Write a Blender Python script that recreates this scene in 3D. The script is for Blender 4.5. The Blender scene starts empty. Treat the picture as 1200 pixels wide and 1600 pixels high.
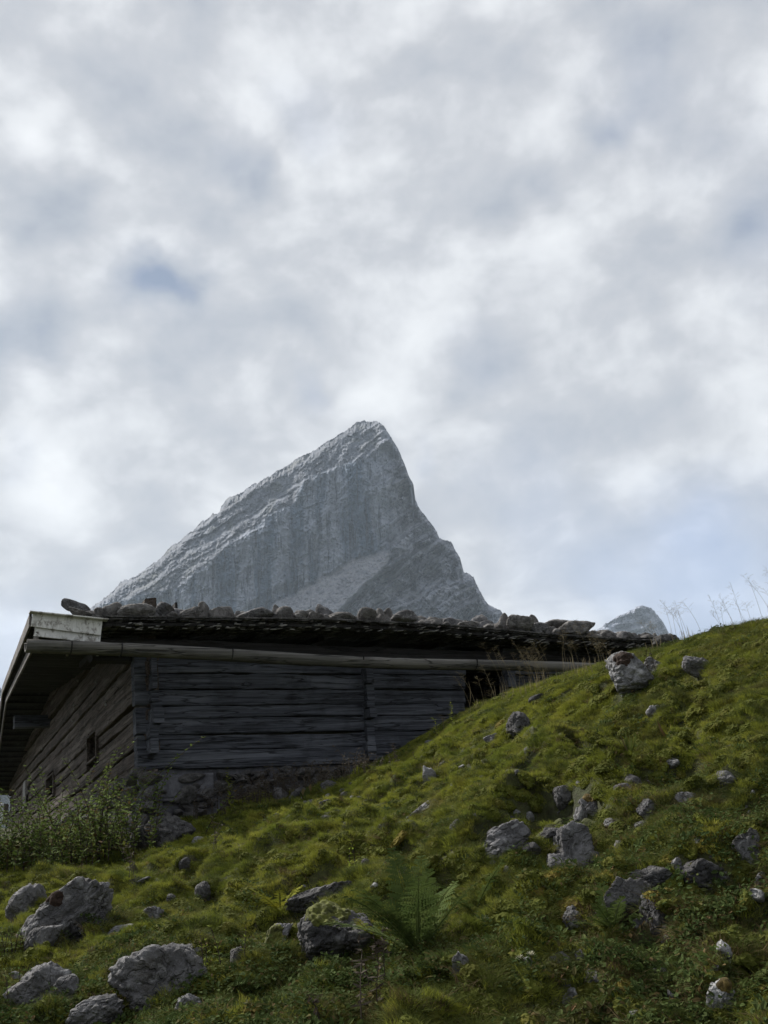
import bpy, bmesh, math, random
import numpy as np
from mathutils import Vector, Matrix
R = math.radians
random.seed(7); rng = np.random.default_rng(7)
scene = bpy.context.scene
col = scene.collection

# ------------------------------------------------------------------ camera frame
F = 1600.0                                      # focal length in photo pixels (photo is 1200x1600)
VPR = np.array([3700-600, 1056-800, F]); VPL = np.array([-180-600, 1460-800, F])
DR = VPR/np.linalg.norm(VPR); DL = VPL/np.linalg.norm(VPL)
UP = np.cross(DL, DR); UP /= np.linalg.norm(UP)
if UP[1] > 0: UP = -UP
fw = np.array([0, 0, 1.0]); YW = fw-UP*fw.dot(UP); YW /= np.linalg.norm(YW); XW = np.cross(YW, UP)
M = np.array([XW, YW, UP])                      # camera frame (right, down, forward) -> world
EYE = np.array([0, 0, 1.6])
def ray(px, py): return M @ np.array([(px-600)/F, (py-800)/F, 1.0])
def W(px, py, d): return EYE + ray(px, py)*d
cam = bpy.data.cameras.new("camera"); camo = bpy.data.objects.new("camera", cam); col.objects.link(camo)
cam.sensor_fit = 'VERTICAL'; cam.sensor_height = 24; cam.sensor_width = 18; cam.lens = 24.0
cam.clip_start = 0.1; cam.clip_end = 30000
rt, dn, fwd = M[:, 0], M[:, 1], M[:, 2]
camo.matrix_world = Matrix(((rt[0], -dn[0], -fwd[0], EYE[0]), (rt[1], -dn[1], -fwd[1], EYE[1]), (rt[2], -dn[2], -fwd[2], EYE[2]), (0, 0, 0, 1)))
scene.camera = camo
scene.view_settings.view_transform = 'Standard'; scene.view_settings.look = 'None'
scene.view_settings.exposure = 0.66; scene.view_settings.gamma = 1.0
scene.view_settings.use_curve_mapping = False
try:
    scene.cycles.volume_bounces = 0; scene.cycles.max_bounces = 5; scene.cycles.use_denoising = True
    scene.cycles.transparent_max_bounces = 8
except Exception: pass

# ------------------------------------------------------------------ node helper
class NT:
    def __init__(s, tree): s.t = tree; s.n = tree.nodes; s.n.clear()
    def new(s, typ, **kw):
        nd = s.n.new(typ)
        for k, v in kw.items(): setattr(nd, k, v)
        return nd
    def set(s, sock, v):
        if hasattr(v, 'is_output') or isinstance(v, bpy.types.NodeSocket): s.t.links.new(v, sock)
        else: sock.default_value = v
    def math(s, op, a, b=0.0, c=None, clamp=False):
        m = s.new('ShaderNodeMath', operation=op, use_clamp=clamp); s.set(m.inputs[0], a); s.set(m.inputs[1], b)
        if c is not None: s.set(m.inputs[2], c)
        return m.outputs[0]
    def vmath(s, op, a, b=(0, 0, 0)):
        m = s.new('ShaderNodeVectorMath', operation=op); s.set(m.inputs[0], a)
        if op == 'SCALE': s.set(m.inputs[3], b)
        else: s.set(m.inputs[1], b)
        return m.outputs['Value'] if op in ('LENGTH', 'DISTANCE', 'DOT_PRODUCT') else m.outputs[0]
    def mix(s, f, a, b, blend='MIX'):
        m = s.new('ShaderNodeMix', data_type='RGBA', blend_type=blend)
        s.set(m.inputs[0], f); s.set(m.inputs[6], a if not isinstance(a, tuple) or len(a) == 4 else (*a, 1)); s.set(m.inputs[7], b if not isinstance(b, tuple) or len(b) == 4 else (*b, 1))
        return m.outputs[2]
    def noise(s, vec, scale, detail=4, rough=0.55, dist=0.0, out=0):
        n = s.new('ShaderNodeTexNoise'); s.set(n.inputs['Vector'], vec); n.inputs['Scale'].default_value = scale
        n.inputs['Detail'].default_value = detail; n.inputs['Roughness'].default_value = rough; n.inputs['Distortion'].default_value = dist
        return n.outputs[out]
    def ramp(s, f, lo, hi, a=0.0, b=1.0, smooth=True):
        m = s.new('ShaderNodeMapRange', interpolation_type='SMOOTHSTEP' if smooth else 'LINEAR'); s.set(m.inputs[0], f)
        m.inputs[1].default_value = lo; m.inputs[2].default_value = hi; m.inputs[3].default_value = a; m.inputs[4].default_value = b
        return m.outputs[0]

# ------------------------------------------------------------------ sun and sky
SUN_EL, SUN_AZ = R(46), R(-52)                  # azimuth measured from the view direction (+Y), negative = left
sdir = np.array([math.sin(SUN_AZ)*math.cos(SUN_EL), math.cos(SUN_AZ)*math.cos(SUN_EL), math.sin(SUN_EL)])
sl = bpy.data.lights.new("sun", 'SUN'); sl.energy = 4.8; sl.angle = R(5); sl.color = (1.0, 0.96, 0.9)
so = bpy.data.objects.new("sun", sl); col.objects.link(so)
so.rotation_euler = Vector(sdir).to_track_quat('Z', 'Y').to_euler()
world = bpy.data.worlds.new("World"); scene.world = world; world.use_nodes = True
w = NT(world.node_tree)
tc = w.new('ShaderNodeTexCoord').outputs['Generated']
sky = w.new('ShaderNodeTexSky', sky_type='NISHITA', sun_disc=False); sky.sun_elevation = SUN_EL; sky.sun_rotation = SUN_AZ
sky.altitude = 1500; sky.air_density = 1.0; sky.dust_density = 1.2
sep = w.new('ShaderNodeSeparateXYZ'); w.set(sep.inputs[0], tc)
zz = w.math('ADD', w.math('MAXIMUM', sep.outputs[2], 0.0), 0.16)
cmb = w.new('ShaderNodeCombineXYZ'); w.set(cmb.inputs[0], w.math('DIVIDE', sep.outputs[0], zz)); w.set(cmb.inputs[1], w.math('DIVIDE', sep.outputs[1], zz))
cp = cmb.outputs[0]                             # position on the cloud layer
warpn = w.vmath('SUBTRACT', w.noise(cp, 2.4, 3, .45, 0, 1), (.5, .5, .5))
cpw = w.vmath('ADD', cp, w.vmath('SCALE', warpn, .30))
n1 = w.noise(cpw, 2.2, 3, .45); n2 = w.noise(w.vmath('MULTIPLY', w.vmath('ADD', tc, w.vmath('SCALE', warpn, .07)), (1, 1, 1.35)), 12.5, 4.5, .52)
pat = w.math('ADD', w.math('MULTIPLY', w.math('SUBTRACT', n1, .5), .55), w.math('MULTIPLY', w.math('SUBTRACT', n2, .5), .88))
dirw = w.vmath('ADD', tc, w.vmath('SCALE', w.vmath('SUBTRACT', w.noise(tc, 11, 3.5, .5, 0, 1), (.5, .5, .5)), .11))
BLOBS = [  # thin places (negative) and bright banks (positive) of the cloud cover: photo px, radius, amount, blue
 (275,425,42,-.34,.06),(255,450,50,-.16,.03),(350,250,48,-.28,.04),(330,215,60,-.08,0),(260,190,60,-.07,0),(180,165,60,-.06,0),(70,330,80,-.26,0),(110,345,50,-.06,0),
 (25,520,75,-.26,.03),(60,545,40,-.05,0),(215,440,50,-.08,.05),(945,175,34,-.20,.08),(865,270,46,-.16,.03),(760,285,75,-.09,0),(870,190,60,-.05,0),
 (1185,385,60,-.2,.15),(740,570,45,-.16,.05),(600,515,45,-.06,0),(475,615,34,-.07,.1),(365,525,60,-.06,0),(500,180,50,-.07,.1),(1130,225,80,-.07,.05),
 (1000,130,70,-.05,.1),(660,735,30,-.05,.1),(1180,945,150,-.05,.35),(1060,870,110,0,.22),(900,900,120,0,.15),(10,710,30,-.05,.05),(590,375,60,-.04,0),(1080,800,60,-.02,.15),
 (20,1050,90,-.03,.2),(820,760,90,-.02,.1),(1060,540,60,-.04,0),(450,440,60,-.03,0),
 (45,190,75,.16,0),(100,200,50,.04,0),(20,430,55,.07,0),(70,640,65,.14,0),(40,740,80,.13,0),(120,420,50,.03,0),(600,565,100,.12,0),(540,600,60,.04,0),(900,400,100,.12,0),
 (480,250,120,.08,0),(700,640,70,.03,0),(230,620,70,.04,0),(320,340,60,.04,0),(400,330,90,.03,0),(1170,160,60,.04,0),(860,580,80,.03,0),(640,150,110,.03,0),(90,870,110,.04,0),(1150,560,70,.02,0),(330,600,50,.02,0)]
blue = None; acc = pat
for bx, by, br, am, bl in BLOBS:
    d = ray(bx, by); d /= np.linalg.norm(d); rad = br*1.7/F
    f = w.ramp(w.vmath('DISTANCE', dirw, tuple(d)), 0.0, rad, 1.0, 0.0)
    if am: acc = w.math('MULTIPLY_ADD', f, am, acc)
    if bl: blue = w.math('MULTIPLY', f, bl) if blue is None else w.math('MULTIPLY_ADD', f, bl, blue)
dens = w.math('ADD', acc, .53)
cr = w.new('ShaderNodeValToRGB'); w.set(cr.inputs[0], dens)
e = cr.color_ramp.elements; e[0].position = .06; e[0].color = (.155, .18, .215, 1); e[1].position = .90; e[1].color = (.63, .64, .65, 1)
for p_, c_ in ((.30, (.27, .29, .33)), (.5, (.365, .375, .40)), (.66, (.50, .51, .528))):
    q = cr.color_ramp.elements.new(p_); q.color = (*c_, 1)
cloudc = w.vmath('SCALE', cr.outputs[0], 10.0)
thin = w.math('ADD', w.ramp(dens, .1, .30, .12, 0.0), w.math('MULTIPLY', blue, .85), clamp=True)
skyc = w.mix(thin, cloudc, w.vmath('MULTIPLY', sky.outputs[0], (0.9, .95, 1.1)))
bg = w.new('ShaderNodeBackground'); w.set(bg.inputs[0], skyc); bg.inputs[1].default_value = .1
wo = w.new('ShaderNodeOutputWorld'); w.t.links.new(bg.outputs[0], wo.inputs[0])

# ------------------------------------------------------------------ numpy noise
def _h(ix, iy, iz, s):
    n = (ix*374761393 + iy*668265263 + iz*2147483647 + s*1274126177) & 0xffffffff
    n = ((n ^ (n >> 13))*1274126177) & 0xffffffff
    n = ((n ^ (n >> 16))*2246822519) & 0xffffffff
    return ((n ^ (n >> 15)) & 0xffffff)/float(0xffffff)
def vnoise(p, s=0):
    p = np.asarray(p, float); i = np.floor(p).astype(np.int64); f = p-i; f = f*f*f*(f*(f*6-15)+10)
    x, y, z = i[..., 0], i[..., 1], i[..., 2]; fx, fy, fz = f[..., 0], f[..., 1], f[..., 2]; r = 0
    for a in (0, 1):
        for b in (0, 1):
            for c in (0, 1):
                r = r + _h(x+a, y+b, z+c, s)*(fx if a else 1-fx)*(fy if b else 1-fy)*(fz if c else 1-fz)
    return r*2-1
def fbm(p, o=4, s=0, g=.5):
    p = np.asarray(p, float); r = 0; a = 1; t = 0
    for k in range(o):
        r = r + a*vnoise(p*(2.03**k)+k*17.3, s+k); t += a; a *= g
    return r/t
def ridged(p, o=3, s=0, g=.5):
    p = np.asarray(p, float); r = 0; a = 1; t = 0
    for k in range(o):
        r = r + a*(1-np.abs(vnoise(p*(2.1**k)+k*9.7, s+k))*2); t += a; a *= g
    return r/t
def ss(x, a, b): t = np.clip((x-a)/(b-a), 0, 1); return t*t*(3-2*t)
def st3(x, y, z=0): return np.stack([x, y, np.zeros_like(x)+z], -1)

# ------------------------------------------------------------------ mesh helpers
class MB:
    def __init__(s): s.v = []; s.f = []; s.m = []; s.n = 0
    def add(s, v, f, mi=0):
        v = np.asarray(v, float); s.v.append(v)
        for a in f:                              # a: (k, n) index arrays, one per polygon size
            a = np.asarray(a)+s.n; s.f.append(a); s.m.append(np.full(len(a), mi))
        s.n += len(v)
    def mesh(s, name, mats, smooth=False, attrs=None):
        v = np.concatenate(s.v); me = bpy.data.meshes.new(name)
        idx = np.concatenate([a.ravel() for a in s.f]); cnt = np.concatenate([np.full(len(a), a.shape[1]) for a in s.f])
        me.vertices.add(len(v)); me.vertices.foreach_set('co', v.ravel().astype(np.float32))
        me.loops.add(len(idx)); me.loops.foreach_set('vertex_index', idx.astype(np.int32))
        me.polygons.add(len(cnt)); me.polygons.foreach_set('loop_start', np.concatenate([[0], np.cumsum(cnt)[:-1]]).astype(np.int32))
        me.polygons.foreach_set('material_index', np.concatenate(s.m).astype(np.int32))
        me.polygons.foreach_set('use_smooth', np.full(len(cnt), smooth))
        for m in (mats if isinstance(mats, (list, tuple)) else [mats]): me.materials.append(m)
        me.update(calc_edges=True)
        for k, a in (attrs or {}).items():
            at = me.attributes.new(k, 'FLOAT', 'POINT'); at.data.foreach_set('value', np.asarray(a, np.float32))
        me.validate()
        return me
    def obj(s, name, mats, parent=None, smooth=False, attrs=None, loc=None):
        if loc is not None:
            loc = np.asarray(loc, float); s.v = [a-loc for a in s.v]
        o = bpy.data.objects.new(name, s.mesh(name, mats, smooth, attrs)); col.objects.link(o)
        if parent is not None: o.parent = parent
        if loc is not None: o.location = loc
        return o
def tag(o, label=None, cat=None, group=None, kind=None):
    for k, v in (('label', label), ('category', cat), ('group', group), ('kind', kind)):
        if v: o[k] = v
    return o
def empty(name, loc=(0, 0, 0)):
    o = bpy.data.objects.new(name, None); o.location = loc; o.empty_display_size = .2; col.objects.link(o); return o
def grid_faces(nu, nv, wrap=False):
    i = np.arange(nu-1 if not wrap else nu); j = np.arange(nv-1); I, J = np.meshgrid(i, j, indexing='ij')
    I2 = (I+1) % nu
    return np.stack([I*nv+J, I2*nv+J, I2*nv+J+1, I*nv+J+1], -1).reshape(-1, 4)
def unit(v): v = np.asarray(v, float); return v/np.linalg.norm(v)
def beam(mb, p0, p1, up, h, t, seg=24, rough=.012, rnd=.02, seed=0, mi=0, nc=20, taper=0.0, bend=0.0):
    """hewn timber: rounded rectangular section (h along up, t across), rough surface, from p0 to p1"""
    p0 = np.asarray(p0, float); p1 = np.asarray(p1, float); L = np.linalg.norm(p1-p0); ax = (p1-p0)/L
    up = np.asarray(up, float); up = unit(up-ax*up.dot(ax)); sd = np.cross(ax, up)
    a = np.arange(nc)/nc*2*math.pi+math.pi/nc; e = .2
    cx = np.sign(np.cos(a))*np.abs(np.cos(a))**e; cy = np.sign(np.sin(a))*np.abs(np.sin(a))**e
    u = np.linspace(0, 1, seg); P = []
    for k, q in enumerate(u):
        s_ = 1-taper*q; off = bend*math.sin(q*math.pi)
        P.append(p0+ax*L*q+up*off+np.outer(cx*t/2*s_, sd)+np.outer(cy*h/2*s_, up))
    P = np.array(P); c = P.mean(1, keepdims=True); s3 = np.stack([(P-c)@ax+0*L, (P-c)@sd, (P-c)@up], -1); s3[..., 0] = (u*L)[:, None]
    n = fbm(s3*np.array([1.4, 9, 9])+seed*3.7, 3, seed)*rough + np.maximum(0, ridged(s3*np.array([.9, 14, 14])+seed, 2, seed+3)-.55)*-rough*2.4
    wob = fbm(st3(u*L*.8, u*0)+seed*5.1, 2, seed)*rough*1.1
    d = P-c; d /= np.linalg.norm(d, axis=2, keepdims=True)+1e-9
    P = P+d*n[..., None]+up*wob[:, None, None]
    V = P.reshape(-1, 3); f = grid_faces(seg, nc); k = np.arange(seg-1)
    wrap = np.stack([k*nc+nc-1, (k+1)*nc+nc-1, (k+1)*nc, k*nc], -1)
    c0 = len(V); V = np.vstack([V, P[0].mean(0), P[-1].mean(0)]); j = np.arange(nc); j2 = (j+1) % nc
    t0 = np.stack([np.full(nc, c0), j, j2], -1); t1 = np.stack([np.full(nc, c0+1), (seg-1)*nc+j2, (seg-1)*nc+j], -1)
    mb.add(V, [f, wrap, t0, t1], mi)
def plank(mb, p0, p1, up, h, t, seg=8, rough=.003, seed=0, mi=0):
    beam(mb, p0, p1, up, h, t, seg, rough, 0, seed, mi, nc=12)
def tube(mb, pts, rad, n=6, mi=0):
    pts = np.asarray(pts, float); rad = np.zeros(len(pts))+rad; T = np.gradient(pts, axis=0); T /= np.linalg.norm(T, axis=1, keepdims=True)+1e-9
    ref = np.array([.31, .17, .93]) if abs(T[0, 2]) < .9 else np.array([1.0, .1, 0])
    A = np.cross(T, ref); A /= np.linalg.norm(A, axis=1, keepdims=True)+1e-9; B = np.cross(T, A)
    a = np.arange(n)/n*2*math.pi
    V = (pts[:, None]+rad[:, None, None]*(np.cos(a)[None, :, None]*A[:, None]+np.sin(a)[None, :, None]*B[:, None])).reshape(-1, 3)
    k = np.arange(len(pts)-1); f = [grid_faces(len(pts), n), np.stack([k*n+n-1, (k+1)*n+n-1, (k+1)*n, k*n], -1)]
    f.append(np.array([list(range(n))])); f.append(np.array([[(len(pts)-1)*n+i for i in range(n)][::-1]]))
    mb.add(V, f, mi)
_ico = {}
def ico(sub):
    if sub not in _ico:
        b = bmesh.new(); bmesh.ops.create_icosphere(b, subdivisions=sub, radius=1)
        _ico[sub] = (np.array([v.co[:] for v in b.verts]), np.array([[v.index for v in f.verts] for f in b.faces])); b.free()
    return _ico[sub]
def rock_verts(seed, size, sub=4, cuts=12, rough=.10, crack=.06, rot=True, round_=.12):
    D, Fc = ico(sub); r_ = np.random.default_rng(seed)
    N = r_.normal(size=(cuts, 3)); N /= np.linalg.norm(N, axis=1, keepdims=True); d = r_.uniform(.50, .98, cuts)
    dot = D @ N.T; q = np.where(dot > .05, d/np.maximum(dot, .05), 9.0)
    k = 1/round_; r = -np.log(np.exp(-k*q).sum(1)+np.exp(-k*1.12))/k
    P = D*r[:, None]
    r = r+rough*fbm(P*1.6+seed*2.3, 5, seed, .55)+rough*.25*fbm(P*9+seed, 3, seed+5, .6)
    r -= crack*np.clip(ridged(P*1.5+seed*1.1+.3*fbm(P*3, 2, seed+8)[:, None], 2, seed+9)-.62, 0, 1)*2.2
    r -= crack*.5*np.clip(ridged(P*np.array([2, 2, 6.])+seed, 2, seed+19)-.6, 0, 1)*1.6
    ax_ = unit(r_.normal(size=3)*np.array([.5, .5, 1])); bq = (P@ax_)*3.2+fbm(P*1.3+seed, 2, seed+30)*1.1; fr_ = bq-np.floor(bq)
    r += (ss(fr_, .0, .8)-fr_)*crack*1.1
    r -= crack*.9*np.clip(.22-np.abs(fbm(P*2.4+seed*.7, 3, seed+40)), 0, 1)*3
    V = D*r[:, None]*np.asarray(size)
    if rot:
        m = np.array(Matrix.Rotation(r_.uniform(-.35, .35), 3, 'Y') @ Matrix.Rotation(r_.uniform(-.3, .3), 3, 'X')); V = V @ m.T
    return V, Fc

# ------------------------------------------------------------------ materials
def mat(name):
    m = bpy.data.materials.new(name); m.use_nodes = True; n = NT(m.node_tree)
    p = n.new('ShaderNodeBsdfPrincipled'); o = n.new('ShaderNodeOutputMaterial'); n.t.links.new(p.outputs[0], o.inputs[0])
    p.inputs['Roughness'].default_value = .9; p.inputs['Specular IOR Level'].default_value = .25
    return m, n, p
def bump(n, p, h, strength=.5, dist=.02):
    b = n.new('ShaderNodeBump'); b.inputs['Strength'].default_value = strength; b.inputs['Distance'].default_value = dist
    n.set(b.inputs['Height'], h); n.t.links.new(b.outputs[0], p.inputs['Normal']); return b
def rock_mat(name, c0, c1, lichen=.5, lc=(.42, .42, .40), stain=(.05, .045, .04), sc=1.0):
    m, n, p = mat(name); pos = n.new('ShaderNodeNewGeometry').outputs['Position']
    a = n.noise(pos, 5*sc, 6, .65, .4); b = n.noise(pos, 22*sc, 5, .7); c = n.noise(n.vmath('ADD', pos, (3, 8, 1)), 9*sc, 6, .7, .6)
    base = n.mix(n.ramp(a, .35, .66), c0, c1)
    base = n.mix(n.math('MULTIPLY', n.ramp(b, .52, .7), .55), base, stain)
    base = n.mix(n.math('MULTIPLY', n.ramp(c, .54, .64), lichen), base, lc)
    d = n.noise(n.vmath('ADD', pos, (13, 2, 5)), 2.2*sc, 5, .6)
    base = n.mix(n.math('MULTIPLY', n.ramp(d, .55, .72), .5), base, (.075, .066, .052))
    n.set(p.inputs['Base Color'], base)
    v = n.new('ShaderNodeTexVoronoi', feature='DISTANCE_TO_EDGE'); n.set(v.inputs['Vector'], n.vmath('ADD', pos, n.vmath('SCALE', n.noise(pos, 5*sc, 3, .6, 0, 1), .35))); v.inputs['Scale'].default_value = 5*sc
    crk = n.ramp(v.outputs[0], 0, .06)
    h = n.math('ADD', n.math('ADD', n.math('MULTIPLY', b, .8), n.math('MULTIPLY', a, 1.2)), n.math('MULTIPLY', crk, .35))
    bump(n, p, h, 1.0, .05/sc); return m
M_ROCK = rock_mat('limestone', (.075, .073, .075), (.175, .172, .176), .6, (.32, .32, .32), (.03, .028, .026))
M_ROCKP = rock_mat('pale_limestone', (.12, .12, .12), (.26, .26, .265), .8, (.44, .44, .44), (.035, .032, .03))
M_ROCKD = rock_mat('dark_limestone', (.042, .041, .043), (.10, .097, .096), .45, (.20, .197, .195), (.022, .02, .02))
M_RSTONE = rock_mat('roof_stone', (.08, .076, .073), (.18, .172, .165), .5, (.27, .265, .26), sc=1.3)
def wood_mat(name, ax, c0, c1, c2, sc=1.0, green=0.0):
    m, n, p = mat(name); pos = n.new('ShaderNodeNewGeometry').outputs['Position']
    # coordinates along / across the grain
    al = n.vmath('DOT_PRODUCT', pos, tuple(ax)); up = n.vmath('DOT_PRODUCT', pos, (0, 0, 1)); cr_ = n.vmath('DOT_PRODUCT', pos, tuple(np.cross(ax, (0, 0, 1))))
    c = n.new('ShaderNodeCombineXYZ'); n.set(c.inputs[0], n.math('MULTIPLY', al, .9)); n.set(c.inputs[1], n.math('MULTIPLY', up, 34)); n.set(c.inputs[2], n.math('MULTIPLY', cr_, 34))
    g = n.noise(c.outputs[0], 1.0*sc, 7, .7, .6)
    c2_ = n.new('ShaderNodeCombineXYZ'); n.set(c2_.inputs[0], n.math('MULTIPLY', al, .35)); n.set(c2_.inputs[1], n.math('MULTIPLY', up, 5)); n.set(c2_.inputs[2], n.math('MULTIPLY', cr_, 5))
    g2 = n.noise(c2_.outputs[0], 1.0, 4, .6, .4); b = n.noise(pos, 2.5, 5, .6)
    base = n.mix(n.ramp(g, .33, .68), c0, c1)
    base = n.mix(n.math('MULTIPLY', n.ramp(g2, .48, .66), .75), base, c2)
    base = n.mix(n.math('MULTIPLY', n.ramp(b, .5, .68), .5), base, c0)
    if green: base = n.mix(n.math('MULTIPLY', n.ramp(n.noise(pos, 1.3, 4, .6), .52, .7), green), base, (.035, .045, .03))
    n.set(p.inputs['Base Color'], base)
    cc = n.new('ShaderNodeCombineXYZ'); n.set(cc.inputs[0], n.math('MULTIPLY', al, .55)); n.set(cc.inputs[1], n.math('MULTIPLY', up, 9)); n.set(cc.inputs[2], n.math('MULTIPLY', cr_, 9))
    crack = n.ramp(n.math('ABSOLUTE', n.math('SUBTRACT', n.noise(cc.outputs[0], 1.0, 3, .5, .3), .5)), 0, .022)
    n.set(p.inputs['Base Color'], n.mix(n.math('MULTIPLY', n.math('SUBTRACT', 1.0, crack), .75), base, tuple(x*.35 for x in c0)))
    bump(n, p, n.math('ADD', g, n.math('MULTIPLY', crack, .8)), 1.0, .022)
    return m
DRw, DLw = unit(M @ DR), unit(M @ DL)
DRh = unit([DRw[0], DRw[1], 0]); DLh = unit([DLw[0], DLw[1], 0]); ZU = np.array([0, 0, 1.0])
M_WFRONT = wood_mat('weathered_logs_grey', DRh, (.026, .028, .034), (.095, .101, .122), (.14, .148, .172))
M_WGABLE = wood_mat('weathered_logs_brown', DLh, (.034, .026, .021), (.115, .092, .077), (.185, .158, .138))
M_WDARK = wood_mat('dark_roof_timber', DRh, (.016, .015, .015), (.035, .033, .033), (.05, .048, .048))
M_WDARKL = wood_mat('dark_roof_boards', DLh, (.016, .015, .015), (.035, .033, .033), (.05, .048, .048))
M_GUT = wood_mat('gutter_wood', DRh, (.075, .072, .068), (.15, .145, .135), (.20, .19, .175))
M_SHING = wood_mat('shingle_wood', DLh, (.03, .029, .03), (.09, .087, .085), (.17, .165, .16))
M_BARGE = wood_mat('barge_board_wood', DLh, (.10, .09, .085), (.17, .155, .145), (.24, .22, .20))
def white_board():
    m, n, p = mat('whitewashed_board'); pos = n.new('ShaderNodeNewGeometry').outputs['Position']
    al = n.vmath('DOT_PRODUCT', pos, tuple(DRh)); up = n.vmath('DOT_PRODUCT', pos, (0, 0, 1))
    c = n.new('ShaderNodeCombineXYZ'); n.set(c.inputs[0], n.math('MULTIPLY', al, 9)); n.set(c.inputs[1], n.math('MULTIPLY', up, 3))
    a = n.noise(c.outputs[0], 1, 6, .7, .5); b = n.noise(pos, 9, 5, .7)
    base = n.mix(n.ramp(b, .35, .7), (.56, .56, .54), (.74, .74, .72))
    base = n.mix(n.math('MULTIPLY', n.ramp(n.math('MULTIPLY', a, b), .22, .34), .85), base, (.16, .145, .125))
    n.set(p.inputs['Base Color'], base); bump(n, p, a, .5, .01); return m
M_WHITE = white_board()
def plain(name, c, var=.4, sc=12, rough=.9):
    m, n, p = mat(name); pos = n.new('ShaderNodeNewGeometry').outputs['Position']
    a = n.noise(pos, sc, 5, .65); n.set(p.inputs['Base Color'], n.mix(n.ramp(a, .3, .7), tuple(x*(1-var) for x in c), tuple(min(1, x*(1+var)) for x in c)))
    bump(n, p, a, .6, .02); p.inputs['Roughness'].default_value = rough; return m
M_MORTAR = plain('old_lime_mortar', (.085, .085, .095), .35, 9)
M_FSTONE = rock_mat('foundation_stone', (.05, .048, .047), (.12, .115, .115), .4, (.17, .17, .175), sc=1.2)
M_PLASTER = plain('whitewashed_masonry', (.5, .51, .53), .25, 3)
M_MOSSR = plain('red_brown_moss', (.028, .017, .012), .5, 40)
M_MOSSY = plain('yellow_green_moss', (.07, .075, .016), .7, 18)
M_MOSSO = plain('ochre_moss', (.085, .06, .018), .6, 30)
M_PALEWOOD = plain('pale_painted_frame', (.24, .235, .225), .3, 20)
def leaf_mat(name, cols, trans=.3, sc=1.2, dry=None, dryamt=.2):
    m = bpy.data.materials.new(name); m.use_nodes = True; n = NT(m.node_tree)
    pos = n.new('ShaderNodeNewGeometry').outputs['Position']; rnd = n.new('ShaderNodeObjectInfo').outputs['Random']
    isl = n.new('ShaderNodeNewGeometry').outputs['Random Per Island']
    a = n.noise(pos, sc, 4, .6); b = n.noise(n.vmath('ADD', pos, (5, 9, 2)), sc*3.5, 4, .6)
    c = n.mix(n.ramp(a, .38, .62), cols[0], cols[1]); c = n.mix(n.math('MULTIPLY', n.ramp(b, .45, .68), .7), c, cols[2])
    c = n.mix(n.math('MULTIPLY', isl, .45), c, cols[3] if len(cols) > 3 else cols[1])
    if dry:
        f = n.math('ADD', n.math('MULTIPLY', n.ramp(isl, 1-dryamt, 1-dryamt+.04), .8), n.math('MULTIPLY', n.ramp(n.noise(n.vmath('ADD', pos, (1, 4, 7)), sc*.8, 5, .7), .56, .7), .45), clamp=True)
        c = n.mix(f, c, dry)
    c = n.mix(n.math('MULTIPLY', rnd, .5), c, (c_dark := tuple(x*.45 for x in cols[0])))
    p = n.new('ShaderNodeBsdfPrincipled'); n.set(p.inputs['Base Color'], c); p.inputs['Roughness'].default_value = .85; p.inputs['Specular IOR Level'].default_value = .06
    t = n.new('ShaderNodeBsdfTranslucent'); n.set(t.inputs[0], c)
    mx = n.new('ShaderNodeMixShader'); mx.inputs[0].default_value = trans; n.t.links.new(p.outputs[0], mx.inputs[1]); n.t.links.new(t.outputs[0], mx.inputs[2])
    o = n.new('ShaderNodeOutputMaterial'); n.t.links.new(mx.outputs[0], o.inputs[0]); return m
M_GRASS = leaf_mat('alpine_grass', [(.15, .18, .03), (.27, .28, .042), (.36, .325, .065), (.19, .235, .036)], .3, .9, (.20, .15, .08), .10)
M_GRASSD = leaf_mat('deep_green_grass', [(.06, .08, .02), (.10, .12, .028), (.15, .145, .04)], .25, .9, (.16, .12, .07), .14)
M_CLOVER = leaf_mat('broad_leaves', [(.035, .058, .017), (.065, .092, .026), (.10, .11, .034)], .25, 2, (.16, .10, .05), .1)
M_MOSSG = leaf_mat('green_moss', [(.055, .065, .012), (.085, .095, .016), (.11, .08, .02)], .1, 2.2)
M_DRY = leaf_mat('dry_grass', [(.09, .065, .035), (.15, .11, .055), (.20, .16, .08)], .15, 2)
M_OCH = leaf_mat('ochre_moss_tufts', [(.10, .08, .018), (.14, .115, .022), (.075, .045, .02)], .05, 4)
M_FERN = leaf_mat('fern_green', [(.055, .085, .025), (.09, .125, .033), (.12, .145, .045)], .3, 3)
M_FERNY = leaf_mat('fern_yellow', [(.20, .21, .03), (.28, .27, .03), (.14, .19, .03)], .3, 3)
M_LIME = leaf_mat('lime_leaves', [(.17, .22, .03), (.25, .28, .04), (.13, .19, .03)], .35, 3)
M_SHRUB = leaf_mat('shrub_leaves', [(.075, .12, .03), (.12, .165, .04), (.16, .18, .06)], .25, 2.5, (.11, .06, .035), .14)
M_STRAW = leaf_mat('straw', [(.22, .18, .11), (.32, .27, .17), (.17, .13, .08)], .2, 3)
M_DEAD = leaf_mat('dead_plants', [(.05, .04, .032), (.10, .085, .065), (.07, .055, .045)], .1, 3)
M_STEM = plain('dark_stem', (.035, .025, .02), .4, 30)
M_FLOW = plain('white_flower', (.55, .53, .42), .2, 60)

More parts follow.
